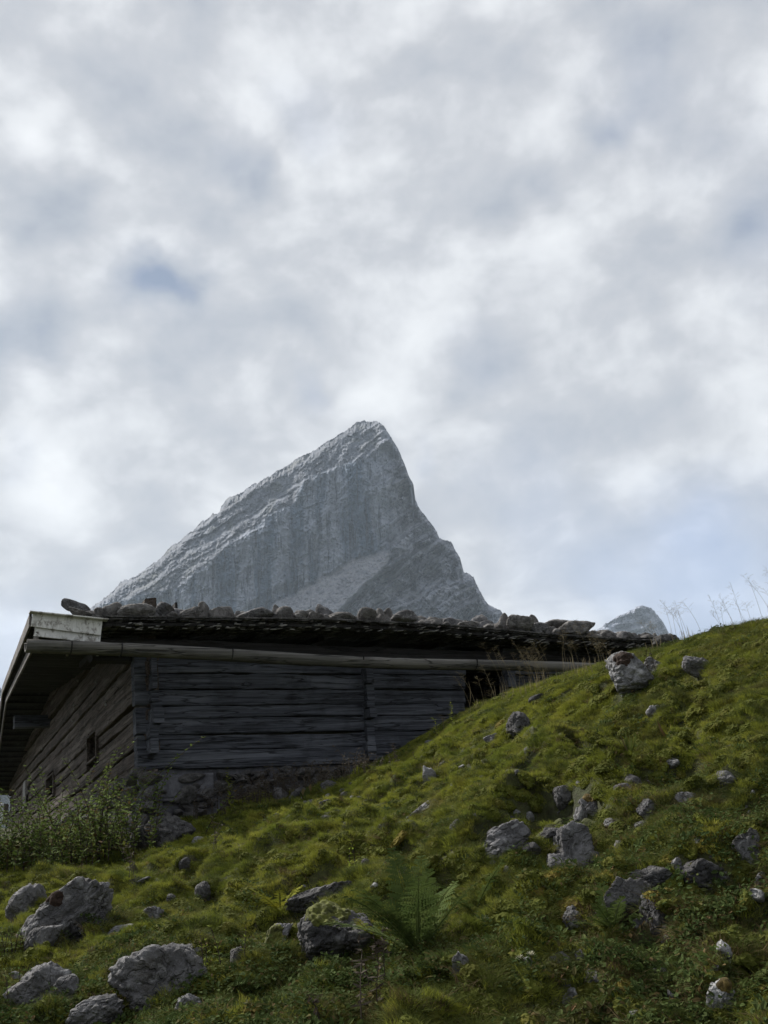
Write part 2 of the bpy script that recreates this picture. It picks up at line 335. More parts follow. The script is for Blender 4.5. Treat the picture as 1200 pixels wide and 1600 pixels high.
# ------------------------------------------------------------------ hut reference planes
C0 = W(213, 1205, 16.0)                                       # foot of the log wall at its near corner
NF = unit(np.cross(DRh, ZU));  NF = NF if NF.dot(EYE-C0) > 0 else -NF       # front wall normal, towards the camera
NG = unit(np.cross(DLh, ZU));  NG = NG if NG[0] < 0 else -NG                # gable wall normal, to the left
def on_plane(px, py, p0, n):
    r = ray(px, py); return EYE+r*((np.asarray(p0)-EYE).dot(n)/r.dot(n))
def FP(px, py, off=0.0): return on_plane(px, py, C0+NF*off, NF)
G0 = FP(229, 1205)
def GP(px, py, off=0.0): return on_plane(px, py, G0+NG*off, NG)
def depth_of(P): return float((np.asarray(P)-EYE).dot(M[:, 2]))
def proj(P):
    c = M.T @ (np.asarray(P)-EYE); return (600+c[0]/c[2]*F, 800+c[1]/c[2]*F)

# ------------------------------------------------------------------ terrain height
CT = []
def ct(px, py, d): CT.append(W(px, py, d))
for r_ in [(1600, [(-250,7.2),(0,6.6),(200,6.2),(400,5.7),(600,5.2),(800,4.8),(1000,4.5),(1200,4.3),(1450,4.1)]),
           (1500, [(-250,9),(0,8.4),(200,7.8),(400,7),(600,6.3),(800,5.7),(1000,5.25),(1200,5.0),(1450,4.8)]),
           (1400, [(-250,12),(0,11),(200,10.3),(400,9),(600,7.8),(800,6.9),(1000,6.2),(1200,5.8),(1450,5.5)]),
           (1300, [(400,12.8),(500,11.2),(600,10.0),(800,8.4),(1000,7.3),(1200,6.7),(1450,6.3)]),
           (1200, [(620,15.2),(700,12.6),(800,10.6),(1000,8.7),(1200,7.7),(1450,7.2)]),
           (1100, [(800,14.2),(900,11.8),(1000,10.4),(1200,8.9),(1450,8.2)])]:
    for x_, d_ in r_[1]: ct(x_, r_[0], d_)
CREST = [(590,1192,17.4),(660,1152,16.6),(730,1110,16.2),(830,1066,15.0),(920,1041,13.9),(960,1028,13.3),(1000,1017,12.8),(1042,1008,12.4),(1083,999,11.9),(1125,989,11.5),(1160,979,11.2),(1200,971,10.9),(1300,945,10.3),(1450,900,9.8)]
for x_, y_, d_ in CREST: ct(x_, y_+5, d_)
for x_, y_, d_ in CREST[2:]:                                  # behind the crest the ground levels off
    p = W(x_, y_+3, d_); h = unit([p[0], p[1], 0])
    CT.append(p+h*1.5+ZU*.12); CT.append(p+h*6+ZU*-.5); CT.append(p+h*14-ZU*1.5)
for x_, y_ in ((213,1335),(260,1325),(300,1292),(400,1262),(480,1240),(560,1212)): CT.append(FP(x_, y_, .15))
for x_, y_ in ((150,1330),(90,1322),(50,1312),(28,1306)): CT.append(GP(x_, y_, .5))
CT.append(W(-60, 1330, 22)); CT.append(W(-250, 1330, 22)); CT.append(W(0, 1345, 15.5)); CT.append(W(-250, 1350, 16))
for s_, t_ in ((0, 6), (6, 6), (12, 6), (0, 14), (12, 14), (6, 22)): CT.append(C0+DRh*s_+DLh*t_+ZU*-.3)
CT += [np.array([x, y, z]) for x, y, z in ((0, 1.5, .05), (-3, 1.5, 0), (3, 1.5, .4), (0, -1, 0), (-6, 2, -.1), (5, 1, .7), (0, 3.2, .5), (-3, 3.5, .3), (0, -6, -1), (-6, -6, -1.3), (6, -6, -.2),
        (-12, 6, .5), (-16, 20, 2.2), (14, 3, 3), (16, 12, 7), (20, 22, 7.5), (14, 32, 5), (-12, 40, 2), (0, 44, 2.5), (-30, 10, 0), (30, 4, 6), (30, 40, 6), (-30, 40, 0), (-20, -15, -4), (20, -15, -1))]
CT = np.array(CT)
def tps(d): return np.where(d > 1e-6, d*d*np.log(np.maximum(d, 1e-6)), 0)
_n = len(CT); _d = np.linalg.norm(CT[:, None, :2]-CT[None, :, :2], axis=2)
_A = np.zeros((_n+3, _n+3)); _A[:_n, :_n] = tps(_d)+np.eye(_n)*.12; _A[:_n, _n] = 1; _A[:_n, _n+1:] = CT[:, :2]; _A[_n:, :_n] = _A[:_n, _n:].T
_w = np.linalg.solve(_A, np.concatenate([CT[:, 2], [0, 0, 0]]))
def h_smooth(x, y):
    x = np.asarray(x, float).ravel(); y = np.asarray(y, float).ravel(); out = np.zeros_like(x)
    for s in range(0, len(x), 20000):
        X = x[s:s+20000]; Y = y[s:s+20000]; d = np.sqrt((X[:, None]-CT[None, :, 0])**2+(Y[:, None]-CT[None, :, 1])**2)
        out[s:s+20000] = tps(d) @ _w[:_n]+_w[_n]+_w[_n+1]*X+_w[_n+2]*Y
    rr = np.hypot(x, y); k = ss(rr, 34, 55)
    return out*(1-k)+k*(2-ss(rr, 60, 400)*60)
DIPS = []; CXY = np.array([W(x_, y_, d_)[:2] for x_, y_, d_ in CREST])
def hut_dist(x, y):
    P = np.stack([x-C0[0], y-C0[1]], -1); a = P @ NF[:2]; return a                  # metres in front of the long wall
def height(x, y):
    x = np.asarray(x, float).ravel(); y = np.asarray(y, float).ravel(); z = h_smooth(x, y)
    near = 1-ss(np.hypot(x, y), 20, 40)
    z0_ = z; cd_ = np.full_like(x, 9.0)
    for (a_, b_) in zip(CXY[:-1], CXY[1:]):
        t_ = np.clip(((x-a_[0])*(b_[0]-a_[0])+(y-a_[1])*(b_[1]-a_[1]))/((b_-a_)**2).sum(), 0, 1); cd_ = np.minimum(cd_, np.hypot(x-a_[0]-t_*(b_[0]-a_[0]), y-a_[1]-t_*(b_[1]-a_[1])))
    calm = .22+.78*ss(cd_, .4, 2.2)
    z2 = z+.10*fbm(st3(x*.5, y*.5), 3, 2)
    q = z2/.42+.9*fbm(st3(x*.7, y*.7), 3, 5); fr = q-np.floor(q)                     # little cattle-trod terraces
    step = (ss(fr, .1, .75)-fr)*.42
    z2 = z2+step*.55*(.4+.6*ss(fbm(st3(x*.35, y*.35), 2, 11), -.3, .3))
    z2 = z2+  .12*fbm(st3(x*1.7, y*1.7), 4, 21, .55)+.075*np.abs(fbm(st3(x*4.2, y*4.2), 3, 31))
    hol = fbm(st3(x*2.1, y*2.1), 3, 41)
    rt_ = ss(x, .2, 2.0)
    z2 = z2+.07*ridged(st3(x*2.7, y*2.7), 3, 67)+.17*(ridged(st3(x*.95, y*.95), 3, 61, .55)-.3)*near+.03*fbm(st3(x*8, y*8), 2, 66)
    for bx_, by_, br_, bz_ in DIPS: z2 = z2+bz_*np.exp(-((x-bx_)**2+(y-by_)**2)/br_**2)
    z2 = z2-(.12+.14*rt_)*ss(hol, .22, .42)
    z2 = z0_+(z2-z0_)*calm
    return z*(1-near)+z2*near
def hit(px, py, fn=h_smooth, lo=3.0, hi=30.0):
    r = ray(px, py); d = np.linspace(lo, hi, 800); P = EYE+d[:, None]*r; below = P[:, 2] < fn(P[:, 0], P[:, 1])
    if not below.any(): return EYE+r*12
    k = int(np.argmax(below)); return P[max(k, 1)]

ROT = {'largest boulder, cracked': (165, 92, .62), 'big rough boulder at': (112, 78, .35), 'broad rugged boulder at': (128, 84, -.12), 'slanting pointed slab left': (82, 34, .72), 'sloping lower flank': (60, 40, .5), 'rounded boulder leaning on': (70, 66, .5), 'slanting dark slab forming': (84, 44, -.45), 'big dark slab split': (78, 66, -.6), 'long pale rock sunk': (62, 20, .4), 'lower lump leaning on': (66, 44, .7)}
GR = [  # px, py, w, h, material, label, moss
 (985,1060,92,66,'P','pale boulder with a red-brown moss patch high on the slope below the roof end','R'),(1023,1046,36,32,'G','small grey stone touching the right side of the pale boulder',None),
 (1098,1040,50,30,'G','low rounded rock in the turf right of the pale boulder, near the skyline',None),(1042,1000,40,26,'D','dark stone on the skyline where roof and slope meet',None),(1116,986,20,10,'D','small stone on the grassy skyline at the right',None),
 (672,1214,22,38,'P','upright white stone in the turf under the middle of the hut',None),(657,1270,58,26,'G','long pale rock sunk in grass just below the upright white stone',None),
 (780,1311,76,46,'G','grey cracked rock between the fern and the rough outcrop',None),(888,1322,66,70,'G','tall rough outcrop in the middle of the right bank',None),(872,1357,52,42,'G','lower foot of the tall rough outcrop',None),
 (880,1245,30,30,'D','small dark stone above the outcrop in the bank',None),(928,1262,44,34,'G','pitted stone under ochre moss on the right bank','O'),(905,1275,26,40,'G','narrow upright stone on top of the rough outcrop',None),
 (983,1407,68,76,'D','big dark slab split by a crack in the right bank, left half',None),(1012,1376,70,56,'D','slanting dark slab forming the upper edge of the split rock',None),(1023,1430,34,56,'D','narrow dark block at the right of the split slab',None),
 (1100,1362,58,42,'D','dark rock in the hollow right of the split slab',None),(1072,1375,28,26,'G','small stone between the split slab and the hollow',None),(1168,1326,38,72,'G','rounded upright stone at the right picture edge',None),(1128,1368,26,34,'G','small upright stone beside the hollow',None),
 (940,1531,46,44,'D','blue-grey rock beneath ochre moss near the bottom right','O'),(1131,1565,46,52,'P','pale pitted rock at the bottom right corner','O'),(966,1588,24,36,'G','grey stone at the bottom edge under the blue-grey rock',None),
 (894,1557,16,24,'P','tiny white stone at the bottom left of the blue-grey rock',None),(982,1545,24,22,'G','small stone right of the blue-grey rock',None),(1058,1572,20,52,'G','thin upright stone below hanging ochre moss','O'),
 (900,1436,38,38,'G','pitted grey rock left of the split slab',None),(1132,1488,20,30,'P','little white stone among broad leaves at the right',None),(1025,1466,14,20,'P','tiny pale stone under the narrow block',None),(1008,1266,30,34,'G','pale stone in the turf above the split slab',None),
 (970,1326,24,26,'G','small round stone right of the rough outcrop',None),(1188,1560,24,24,'P','pale stone at the right edge under mustard moss','Y'),(925,1345,30,28,'D','dark stone in grass right of the outcrop foot',None),
 (500,1400,86,40,'D','dark rock under an overhanging lip of dry turf',None),(524,1462,98,84,'D','blocky boulder capped with yellow moss left of the big fern','Y'),(428,1476,56,50,'G','slanting pointed slab left of the moss-capped boulder','Y'),
 (721,1525,28,62,'G','narrow leaning stone right below the big fern',None),(795,1365,20,20,'G','small stone in grass right above the fern',None),(826,1278,14,17,'P','tiny white stone left of the outcrop top',None),
 (120,1420,146,128,'G','largest boulder, cracked and mossy, at the left below the shrub','R'),(40,1415,58,56,'G','lower lump leaning on the left of the largest boulder',None),(72,1468,50,44,'G','sloping lower flank of the largest boulder',None),
 (76,1534,92,94,'G','big rough boulder at the bottom left corner',None),(103,1552,40,42,'G','small block in front of the bottom left boulder',None),(252,1522,112,94,'G','broad rugged boulder at the bottom, right of the corner one',None),
 (290,1494,60,36,'G','flat rock behind the broad rugged boulder',None),(270,1476,24,16,'G','small stone on top behind the broad rugged boulder',None),(298,1573,42,44,'G','small block at the bottom right of the broad rugged boulder',None),
 (145,1586,82,46,'G','low rock cut by the bottom edge at the left',None),(236,1431,32,20,'G','small stone in turf above the flat slab',None),(187,1456,66,18,'G','flat slab lying in turf between the boulders',None),
 (307,1315,22,11,'P','small white stone in grass below the foundation',None),(294,1351,24,20,'D','small dark stone below the small white one',None),(318,1397,26,30,'D','pair of dark stones in a turf hollow',None),
 (221,1376,34,7,'P','thin pale slab in the grass behind the largest boulder',None),(371,1501,18,42,'D','narrow upright stone left of the slanting slab',None),(325,1463,20,9,'G','little flat stone right of the flat slab',None),(266,1405,14,12,'G','tiny round stone in the middle left turf',None),
 (810,1142,32,44,'D','dark mossy stone high in the turf under the dark opening',None),(770,1154,30,14,'G','low stone left of the dark mossy one',None),(675,1159,22,9,'G','small flat stone near the wall where the turf begins',None),(826,1174,14,13,'G','tiny stone under the dark mossy one',None),
 (262,1298,62,78,'D','rounded boulder leaning on the foundation corner',None),(224,1320,40,60,'D','dark block at the very foot of the hut corner',None),(322,1257,34,26,'G','pale stone beside the ochre moss under the wall',None),(441,1243,22,30,'G','pale slab leaning on the wall foot',None),
 (466,1240,26,16,'D','dark stone at the wall foot right of the leaning slab',None),(510,1228,26,14,'D','flat stone at the wall foot near the partition',None),(515,1281,26,15,'D','stone in a turf gap under the wall',None),(840,1091,26,10,'D','low dark patch of rock near the grass skyline',None)]
for x_, y_, w_, h_, m_, lab, mo in GR:               # turf lips over the rocks and hollows at their feet
    if w_ >= 26 and x_ > 340 and y_ > 1190:
        q_ = hit(x_, y_-h_*.55); k_ = depth_of(q_)/F; DIPS.append((q_[0], q_[1], .62*w_*k_, .30*h_*k_)); q_ = hit(x_, y_+h_*.55); DIPS.append((q_[0], q_[1], .55*w_*k_, -.5*h_*k_))
for px_, py_, br_, bz_ in ((885,1262,.28,-.22),(1125,1395,.34,-.30),(1060,1395,.22,-.2),(545,1398,.26,-.18),(955,1300,.22,-.18),(735,1450,.3,-.22),(1000,1350,.2,-.15),(880,1480,.28,-.2),(575,1500,.22,-.15),(1180,1400,.3,-.25),(640,1340,.2,-.12),(1060,1215,.25,-.15),(860,1400,.2,-.1),(700,1285,.3,-.1),(340,1390,.22,-.1),(1000,1480,.25,-.15),
        (500,1372,.34,.16),(850,1440,.36,.16),(1080,1325,.38,.17),(600,1322,.3,.10),(950,1225,.35,.12),(740,1390,.3,.1),(430,1340,.35,.08),(1120,1250,.4,.12),(780,1270,.3,.1),(900,1180,.5,.12)):
    q_ = hit(px_, py_); DIPS.append((q_[0], q_[1], br_, bz_))
# ------------------------------------------------------------------ ground mesh (polar sheet round the camera, out to the horizon)
fine = np.linspace(-36, 36, 760); az = np.concatenate([np.linspace(-180, -38, 60), fine, np.linspace(38, 180, 60)[:-1]])
rr = np.concatenate([np.linspace(.4, 3.2, 12), np.geomspace(3.4, 24, 560), np.geomspace(24.5, 60, 30), np.geomspace(70, 4400, 22)])
AZ, RR = np.meshgrid(R(1)*az, rr, indexing='ij'); X = np.sin(AZ)*RR; Y = np.cos(AZ)*RR
Zt = height(X, Y).reshape(X.shape)
mb = MB(); V = np.stack([X, Y, Zt], -1).reshape(-1, 3); c_ = len(V); nr = len(rr)
cen = np.array([[0, 0, float(height([0.0], [0.0])[0])]]); j = np.arange(len(az)); j2 = (j+1) % len(az)
mb.add(np.vstack([V, cen]), [grid_faces(len(az), nr, True)[:, ::-1], np.stack([np.full(len(az), c_), j2*nr, j*nr], -1)])
mg, n, p = mat('turf_soil'); pos = n.new('ShaderNodeNewGeometry').outputs['Position']
a = n.noise(pos, 1.6, 6, .65); b = n.noise(pos, 14, 5, .7); c = n.noise(n.vmath('ADD', pos, (4, 1, 9)), .7, 5, .6)
base = n.mix(n.ramp(a, .35, .65), (.030, .036, .012), (.055, .06, .018)); base = n.mix(n.math('MULTIPLY', n.ramp(b, .45, .65), .6), base, (.022, .018, .012))
base = n.mix(n.math('MULTIPLY', n.ramp(c, .56, .72), .5), base, (.06, .042, .02))
n.set(p.inputs['Base Color'], base); bump(n, p, b, 1.0, .04)
tag(mb.obj('ground', mg, smooth=True), 'steep green alpine slope under the grass', kind='structure')

# ------------------------------------------------------------------ mountains
def outline(pts, xs): pts = np.array(pts, float); return np.interp(xs, pts[:, 0], pts[:, 1])
def mountain_mat(name, band_dir, dark=1.0, sc=1.0):
    m, n, p = mat(name); pos = n.new('ShaderNodeNewGeometry').outputs['Position']
    def at(k):
        a_ = n.new('ShaderNodeAttribute'); a_.attribute_name = k; return a_.outputs['Fac']
    cliff, scree, ramp_, q, xx, yy, flank = at('cliff'), at('scree'), at('ramp'), at('band'), at('across'), at('upward'), at('flank')
    big = n.noise(pos, .006*sc, 6, .62); fine_ = n.noise(pos, .05*sc, 6, .7)
    base = n.mix(n.ramp(big, .35, .65), tuple(x*dark for x in (.145, .168, .22)), tuple(x*dark for x in (.255, .28, .34)))
    base = n.mix(n.math('MULTIPLY', n.ramp(fine_, .5, .66), .75), base, tuple(x*dark for x in (.075, .083, .098)))
    cb = n.new('ShaderNodeCombineXYZ'); n.set(cb.inputs[0], n.math('MULTIPLY', q, .055*sc)); n.set(cb.inputs[1], n.math('MULTIPLY', xx, .006*sc))
    bn = n.noise(cb.outputs[0], 1, 5, .65, .3)
    base = n.mix(n.math('MULTIPLY', n.ramp(bn, .53, .6), n.math('MULTIPLY', n.math('SUBTRACT', 1.0, scree), .6)), base, tuple(x*dark for x in (.065, .072, .085)))
    base = n.mix(n.math('MULTIPLY', n.ramp(bn, .46, .40), .4), base, tuple(x*dark for x in (.27, .27, .285)))
    cs = n.new('ShaderNodeCombineXYZ'); n.set(cs.inputs[0], n.math('MULTIPLY', xx, .024*sc)); n.set(cs.inputs[1], n.math('MULTIPLY', yy, .0035*sc))
    stn = n.noise(cs.outputs[0], 1, 5, .62, .25)
    cliffc = n.mix(n.ramp(stn, .41, .57), (.075, .112, .16), (.26, .285, .34))
    cs2 = n.new('ShaderNodeCombineXYZ'); n.set(cs2.inputs[0], n.math('MULTIPLY', xx, .11*sc)); n.set(cs2.inputs[1], n.math('MULTIPLY', yy, .012*sc))
    cliffc = n.mix(n.math('MULTIPLY', n.ramp(n.noise(cs2.outputs[0], 1, 4, .6), .53, .62), .85), cliffc, (.032, .044, .058))
    base = n.mix(n.math('MULTIPLY', ramp_, .55), base, (.10, .108, .125))  # ramp colour darkened to tone down the sunlight falling on it
    vr = n.new('ShaderNodeTexVoronoi', feature='DISTANCE_TO_EDGE'); vc = n.new('ShaderNodeCombineXYZ'); n.set(vc.inputs[0], n.math('MULTIPLY', q, .030*sc)); n.set(vc.inputs[1], n.math('MULTIPLY', n.math('SUBTRACT', n.math('MULTIPLY', xx, .8), n.math('MULTIPLY', yy, .6)), .014*sc))
    n.set(vr.inputs['Vector'], n.vmath('ADD', vc.outputs[0], n.vmath('SCALE', n.noise(pos, .02*sc, 5, .65, 0, 1), .9))); vr.inputs['Scale'].default_value = 1.0
    base = n.mix(n.math('MULTIPLY', flank, .55), base, n.mix(n.ramp(fine_, .38, .62), (.19, .205, .24), (.40, .41, .455)))  # flank colour lightened to stand in for light its shaded side lacks
    base = n.mix(n.math('MULTIPLY', n.math('ADD', n.math('MULTIPLY', flank, .75), n.math('MULTIPLY', ramp_, .35), clamp=True), n.ramp(vr.outputs[0], .085, .0)), base, (.06, .068, .082))
    base = n.mix(n.math('MULTIPLY', flank, n.math('MULTIPLY', n.ramp(bn, .52, .58), .5)), base, (.09, .10, .12))
    base = n.mix(n.math('MULTIPLY', cliff, .85), base, cliffc)
    base = n.mix(scree, base, n.mix(n.ramp(n.noise(pos, .06*sc, 6, .85), .42, .62), (.27, .275, .305), (.16, .168, .195)))
    gr = n.math('MULTIPLY', n.math('MULTIPLY', n.ramp(n.noise(pos, .02*sc, 6, .7), .5, .68), ramp_), .4)
    base = n.mix(gr, base, (.13, .135, .09))
    n.set(p.inputs['Base Color'], base)
    bump(n, p, n.math('ADD', fine_, n.math('MULTIPLY', bn, .8)), .8, 5/sc); return m
def smooth_min_line(x, pts): pts = np.array(pts, float); return np.interp(x, pts[:, 0], pts[:, 1])
def build_mountain(name, label, prof, D0, x0, x1, nx, nt, ybase, relief, dark, sc):
    xs = np.linspace(x0, x1, nx); top = outline(prof, xs); m_ = D0/F
    jag = fbm(st3(xs*.09, xs*0), 5, 77, .62)*6.5*min(1, 2000/D0*1.3) + np.abs(fbm(st3(xs*.4, xs*0), 3, 78))*1.6
    top = top+jag*ss(ybase-top, 0, 40)
    t = np.linspace(0, 1, nt); PX = np.repeat(xs[:, None], nt, 1); PY = ybase+(top[:, None]-ybase)*t[None, :]
    Dp, at = relief(PX, PY, top[:, None], ybase, m_)
    rayx = (PX-600)/F; rayy = (PY-800)/F; Dd = D0+Dp
    C = np.stack([rayx*Dd, rayy*Dd, Dd], -1); P = C @ M.T+EYE
    nb = 24; tb = np.linspace(0, 1, nb+1)[1:]                                      # the far side falls away behind the crest
    topP = P[:, -1]; base_z = P[:, 0, 2].min()-50; hz = topP[:, 2]-base_z; hv = np.array([rt[0]*0+fwd[0], fwd[1], 0]); hv = hv/np.linalg.norm(hv)
    B = topP[:, None]+hv*(hz[:, None, None]*1.15*tb[None, :, None])-ZU*(hz[:, None, None]*tb[None, :, None])
    B = B+ZU*(fbm(B*.006*sc, 4, 91)[..., None]*30/sc)*(tb*(1-tb)*4)[None, :, None]
    Al = np.concatenate([P, B], 1); nv = nt+nb
    attrs = {k: np.concatenate([np.broadcast_to(a_, PX.shape), np.zeros((nx, nb))+0.0*tb], 1).ravel() for k, a_ in at.items()}
    mb = MB(); mb.add(Al.reshape(-1, 3), [grid_faces(nx, nv)])
    o = mb.obj(name, mountain_mat(name+'_rock', None, dark, sc), smooth=False, attrs=attrs)
    return tag(o, label, kind='structure')
PROF = [(60,1010),(130,960),(148,946),(174,926),(188,908),(217,897),(247,873),(276,847),(302,830),(311,815),(343,801),(346,789),(360,777),(387,762),(422,745),(457,722),(480,710),(503,698),(527,678),(562,658),(573,655),(583,656),(597,664),(611,684),(626,710),(646,757),(649,780),(667,809),(681,827),(687,841),(705,844),(719,873),(725,894),(740,903),(748,920),(763,946),(783,955),(792,966),(830,990),(900,1040)]
EDGE = [(60,1010),(150,950),(240,932),(276,920),(335,873),(387,832),(455,792),(475,757),(540,728),(600,700),(640,700),(900,900)]
def relief_main(PX, PY, top, yb, m_):
    x = PX; y = PY; ye = outline(EDGE, x); 
    wob = fbm(st3(x*.03, y*.03), 4, 3)*10
    ye = ye+wob
    cut = 1-ss(x, 585, 612)
    ramp_ = (1-ss(y-ye, -6, 4))*cut
    # scree fan: between a line rising right and the slab edge
    ls = outline([(0, 1000), (400, 965), (435, 940), (480, 915), (520, 892), (560, 872), (610, 858), (640, 850)], x)+fbm(st3(x*.05, y*.05), 3, 8)*7
    rs = outline([(480, 990), (520, 965), (560, 925), (605, 880), (618, 862)], x); rs = np.where(x < 480, 1100, rs)+fbm(st3(x*.06, y*.06), 3, 9)*6
    scree = ss(y-ls, -3, 6)*(1-ss(y-rs, -4, 4))*(1-ss(x, 606, 618))
    low = ss(y-ls, -3, 6)*np.where(x < 620, 1, 0)
    rightf = np.clip(ss(x-(600+(y-700)*.05), -25, 25)+ (1-ss(y-rs, 8, -4))*(x > 480), 0, 1)
    cliff = (1-ramp_)*(1-scree)*(1-rightf)*(1-low*.8)
    yb2 = yb
    h = (yb2-y)*m_                                                    # metres above the base
    hE = (yb2-ye)*m_; hS = (yb2-ls)*m_
    D = np.where(y < ye, np.minimum(hE, 400)*.28+(h-hE)*1.25*cut+(h-hE)*.3*(1-cut), h*.28)
    D = D-ss(y-ls, 0, 1)*(hS-h)*.75*(1-rightf*.6)
    D = D+np.maximum(0, x-(598+(y-700)*.16))*m_*.95                   # east flank turns away
    D = D+np.maximum(0, 300-x)*m_*.5
    # strata: q runs across the beds (parallel to the left skyline), curling over towards the right flank
    th = np.where(x > 600, .0, 0)
    q = (y*.86+x*.56) + fbm(st3(x*.012, y*.012), 3, 13)*18; q = q*m_
    al = (x*.82-y*.57)*m_
    stepn = vnoise(st3(q*.045, al*.004), 15)+.5*vnoise(st3(q*.11, al*.007), 16)+.35*vnoise(st3(q*.24, al*.012), 17)
    D = D-stepn*17*(ramp_*.65+rightf*1.4+cliff*.25)
    D = D+fbm(st3(x*.02, y*.02), 5, 23, .6)*26*(1-scree*.8)
    joint = ridged(st3((x*.62+y*.25)*.05, (y*.4-x*.2)*.02), 4, 33)
    D = D+np.clip(joint-.2, 0, 1)*26*rightf
    D = D+ridged(st3((x*.8+y*.6)*.06, (y*.8-x*.6)*.025), 5, 35, .62)*-22*(rightf+ramp_*.35)
    D = D+fbm(st3((x*.8+y*.6)*.018, (y*.8-x*.6)*.012), 3, 93, .5)*70*rightf+np.abs(fbm(st3(x*.03, y*.03), 4, 94, .6))*38*rightf
    fl = ridged(st3(x*.05+fbm(st3(x*.02, y*.02), 2, 40)*.8, y*.008), 4, 43, .62)
    D = D+fl*-17*cliff
    D = D+fbm(st3(x*.35, y*.35), 3, 53)*4.5+ridged(st3(x*.2+y*.05, y*.2-x*.08), 3, 55)*-4*(1-scree)
    rim = ss((y-top), 0, 14); D = D+(1-rim)**2*22                         # the crest rounds off
    return D, dict(flank=np.clip(rightf*(1-scree), 0, 1), cliff=cliff, scree=scree, ramp=ramp_, band=q, across=x*m_, upward=y*m_)
build_mountain('mountain', 'tall grey limestone peak with tilted strata and streaked cliff above the roof', PROF, 2000, 62, 896, 1150, 640, 1040, relief_main, 1.0, 1.0)
PROF2 = [(820,1030),(880,1010),(925,988),(945,976),(957,968),(975,958),(985,953),(993,948),(1003,947),(1018,949),(1027,958),(1034,966),(1040,980),(1046,992),(1075,1015),(1120,1050)]
def relief_far(PX, PY, top, yb, m_):
    x = PX; y = PY; h = (yb-y)*m_; D = h*.55+np.maximum(0, x-1010)*m_*.8
    q = (y*.93+x*.36)+fbm(st3(x*.03, y*.03), 3, 63)*5; q = q*m_
    D = D-(vnoise(st3(q*.03, x*.01), 65)+.8*vnoise(st3(q*.07, x*.02), 66))*42+fbm(st3(x*.07, y*.07), 5, 67, .6)*60+fbm(st3(x*.5, y*.5), 3, 68)*6
    D = D+(1-ss(y-top, 0, 5))**2*20; z = x*0
    return D, dict(flank=z+.5, cliff=z, scree=z, ramp=z+.3, band=q, across=x*m_, upward=y*m_)
build_mountain('distant_peak', 'small pale distant peak behind the right end of the roof', PROF2, 3600, 822, 1118, 420, 200, 1050, relief_far, 1.5, .6)
PROF3 = [(-260,1000),(-120,1030),(-40,1060),(0,1076),(30,1092),(120,1150)]
build_mountain('mountain_shoulder', 'grey rocky shoulder seen beyond the roof edge', PROF3, 2600, -258, 118, 240, 120, 1240, relief_far, .8, .8)

# ------------------------------------------------------------------ the hut
hut = empty('log_hut', C0); tag(hut, 'old dark log hut with a stone-weighted shingle roof on a rubble foundation', 'hut')
def part(mb, name, m, parent=hut, smooth=False, loc=None):
    base = np.array(C0)
    o = mb.obj(name, m, parent, smooth); o.location = -base if parent is hut else (0, 0, 0)
    return o
def XR(px, py, off=0.0): return FP(px, py, off)
# front wall logs: boundaries of the courses at the corner and at the inner joint, in the photo
LB = [1012, 1055, 1080, 1105, 1125, 1150, 1174, 1206]; RB = [1014, 1056, 1079, 1101.5, 1120, 1144.5, 1170, 1192]
wall = MB()
def course(k, xa, xb, seed, thick=.2, off=0.0, mb_=None):
    def yb(lst, x): return LB[lst]+(RB[lst]-LB[lst])*(x-215)/(560-215)
    a0 = XR(xa, yb(k, xa), off-.1); a1 = XR(xa, yb(k+1, xa), off-.1); b0 = XR(xb, yb(k, xb), off-.1); b1 = XR(xb, yb(k+1, xb), off-.1)
    hgt = np.linalg.norm(a0-a1); beam(mb_ or wall, (a0+a1)/2, (b0+b1)/2, ZU, hgt*.975, thick, max(6, int((xb-xa)/5)), .022, 0, seed, nc=28)
for k in range(7):
    course(k, 207+k*.9, 565, 10+k, off=[-.01, .0, .025, .01, .03, .02, .045][k])
    course(k, 562, 722 if k < 4 else 1000, 30+k, off=[0, .015, -.01, .02, 0, .02, .03][k])
    if k < 4: course(k, 785, 1010, 50+k)
part(wall, 'long_wall', M_WFRONT)
# cross-wall log ends
def joint(name, xc, spec, seed):
    m_ = MB()
    for i, (y0, y1, dx, w_, pr) in enumerate(spec):
        a = XR(xc+dx, (y0+y1)/2, -.05); hh = (y1-y0)/F*depth_of(a)*.96; ww = w_/F*depth_of(a)
        beam(m_, a, a+NF*(.11+pr*1.3), ZU, hh, ww, 6, .012, 0, seed+i, nc=16)
    return part(m_, name, M_WFRONT)
joint('corner_log_ends', 237, [(1030,1055,-1,9,.06),(1055,1082,-3,8,.16),(1082,1100,-1,12,.10),(1096,1112,4,16,.06),(1112,1137,1,17,.22),(1137,1158,-4,13,.16),(1158,1181,-4,12,.18),(1181,1184,-4,12,.02)], 70)
joint('partition_log_ends', 571, [(1020,1045,0,12,.03),(1045,1072,-2,12,.1),(1072,1098,1,13,.06),(1098,1110,-1,14,.1),(1110,1126,0,12,.16),(1126,1160,2,13,.04),(1160,1190,1,15,.1)], 90)
joint('doorway_log_ends', 790, [(1035,1056,0,14,.05),(1056,1078,-1,15,.1),(1078,1100,1,14,.06)], 96)
# dark interior behind the opening
inn = MB(); o1 = XR(700, 1010, -1.4); o2 = XR(860, 1010, -1.4); beam(inn, o1-ZU*.7, o2-ZU*.7, ZU, 2.2, .06, 6, .01, 0, 4); part(inn, 'inner_wall', M_WDARK)
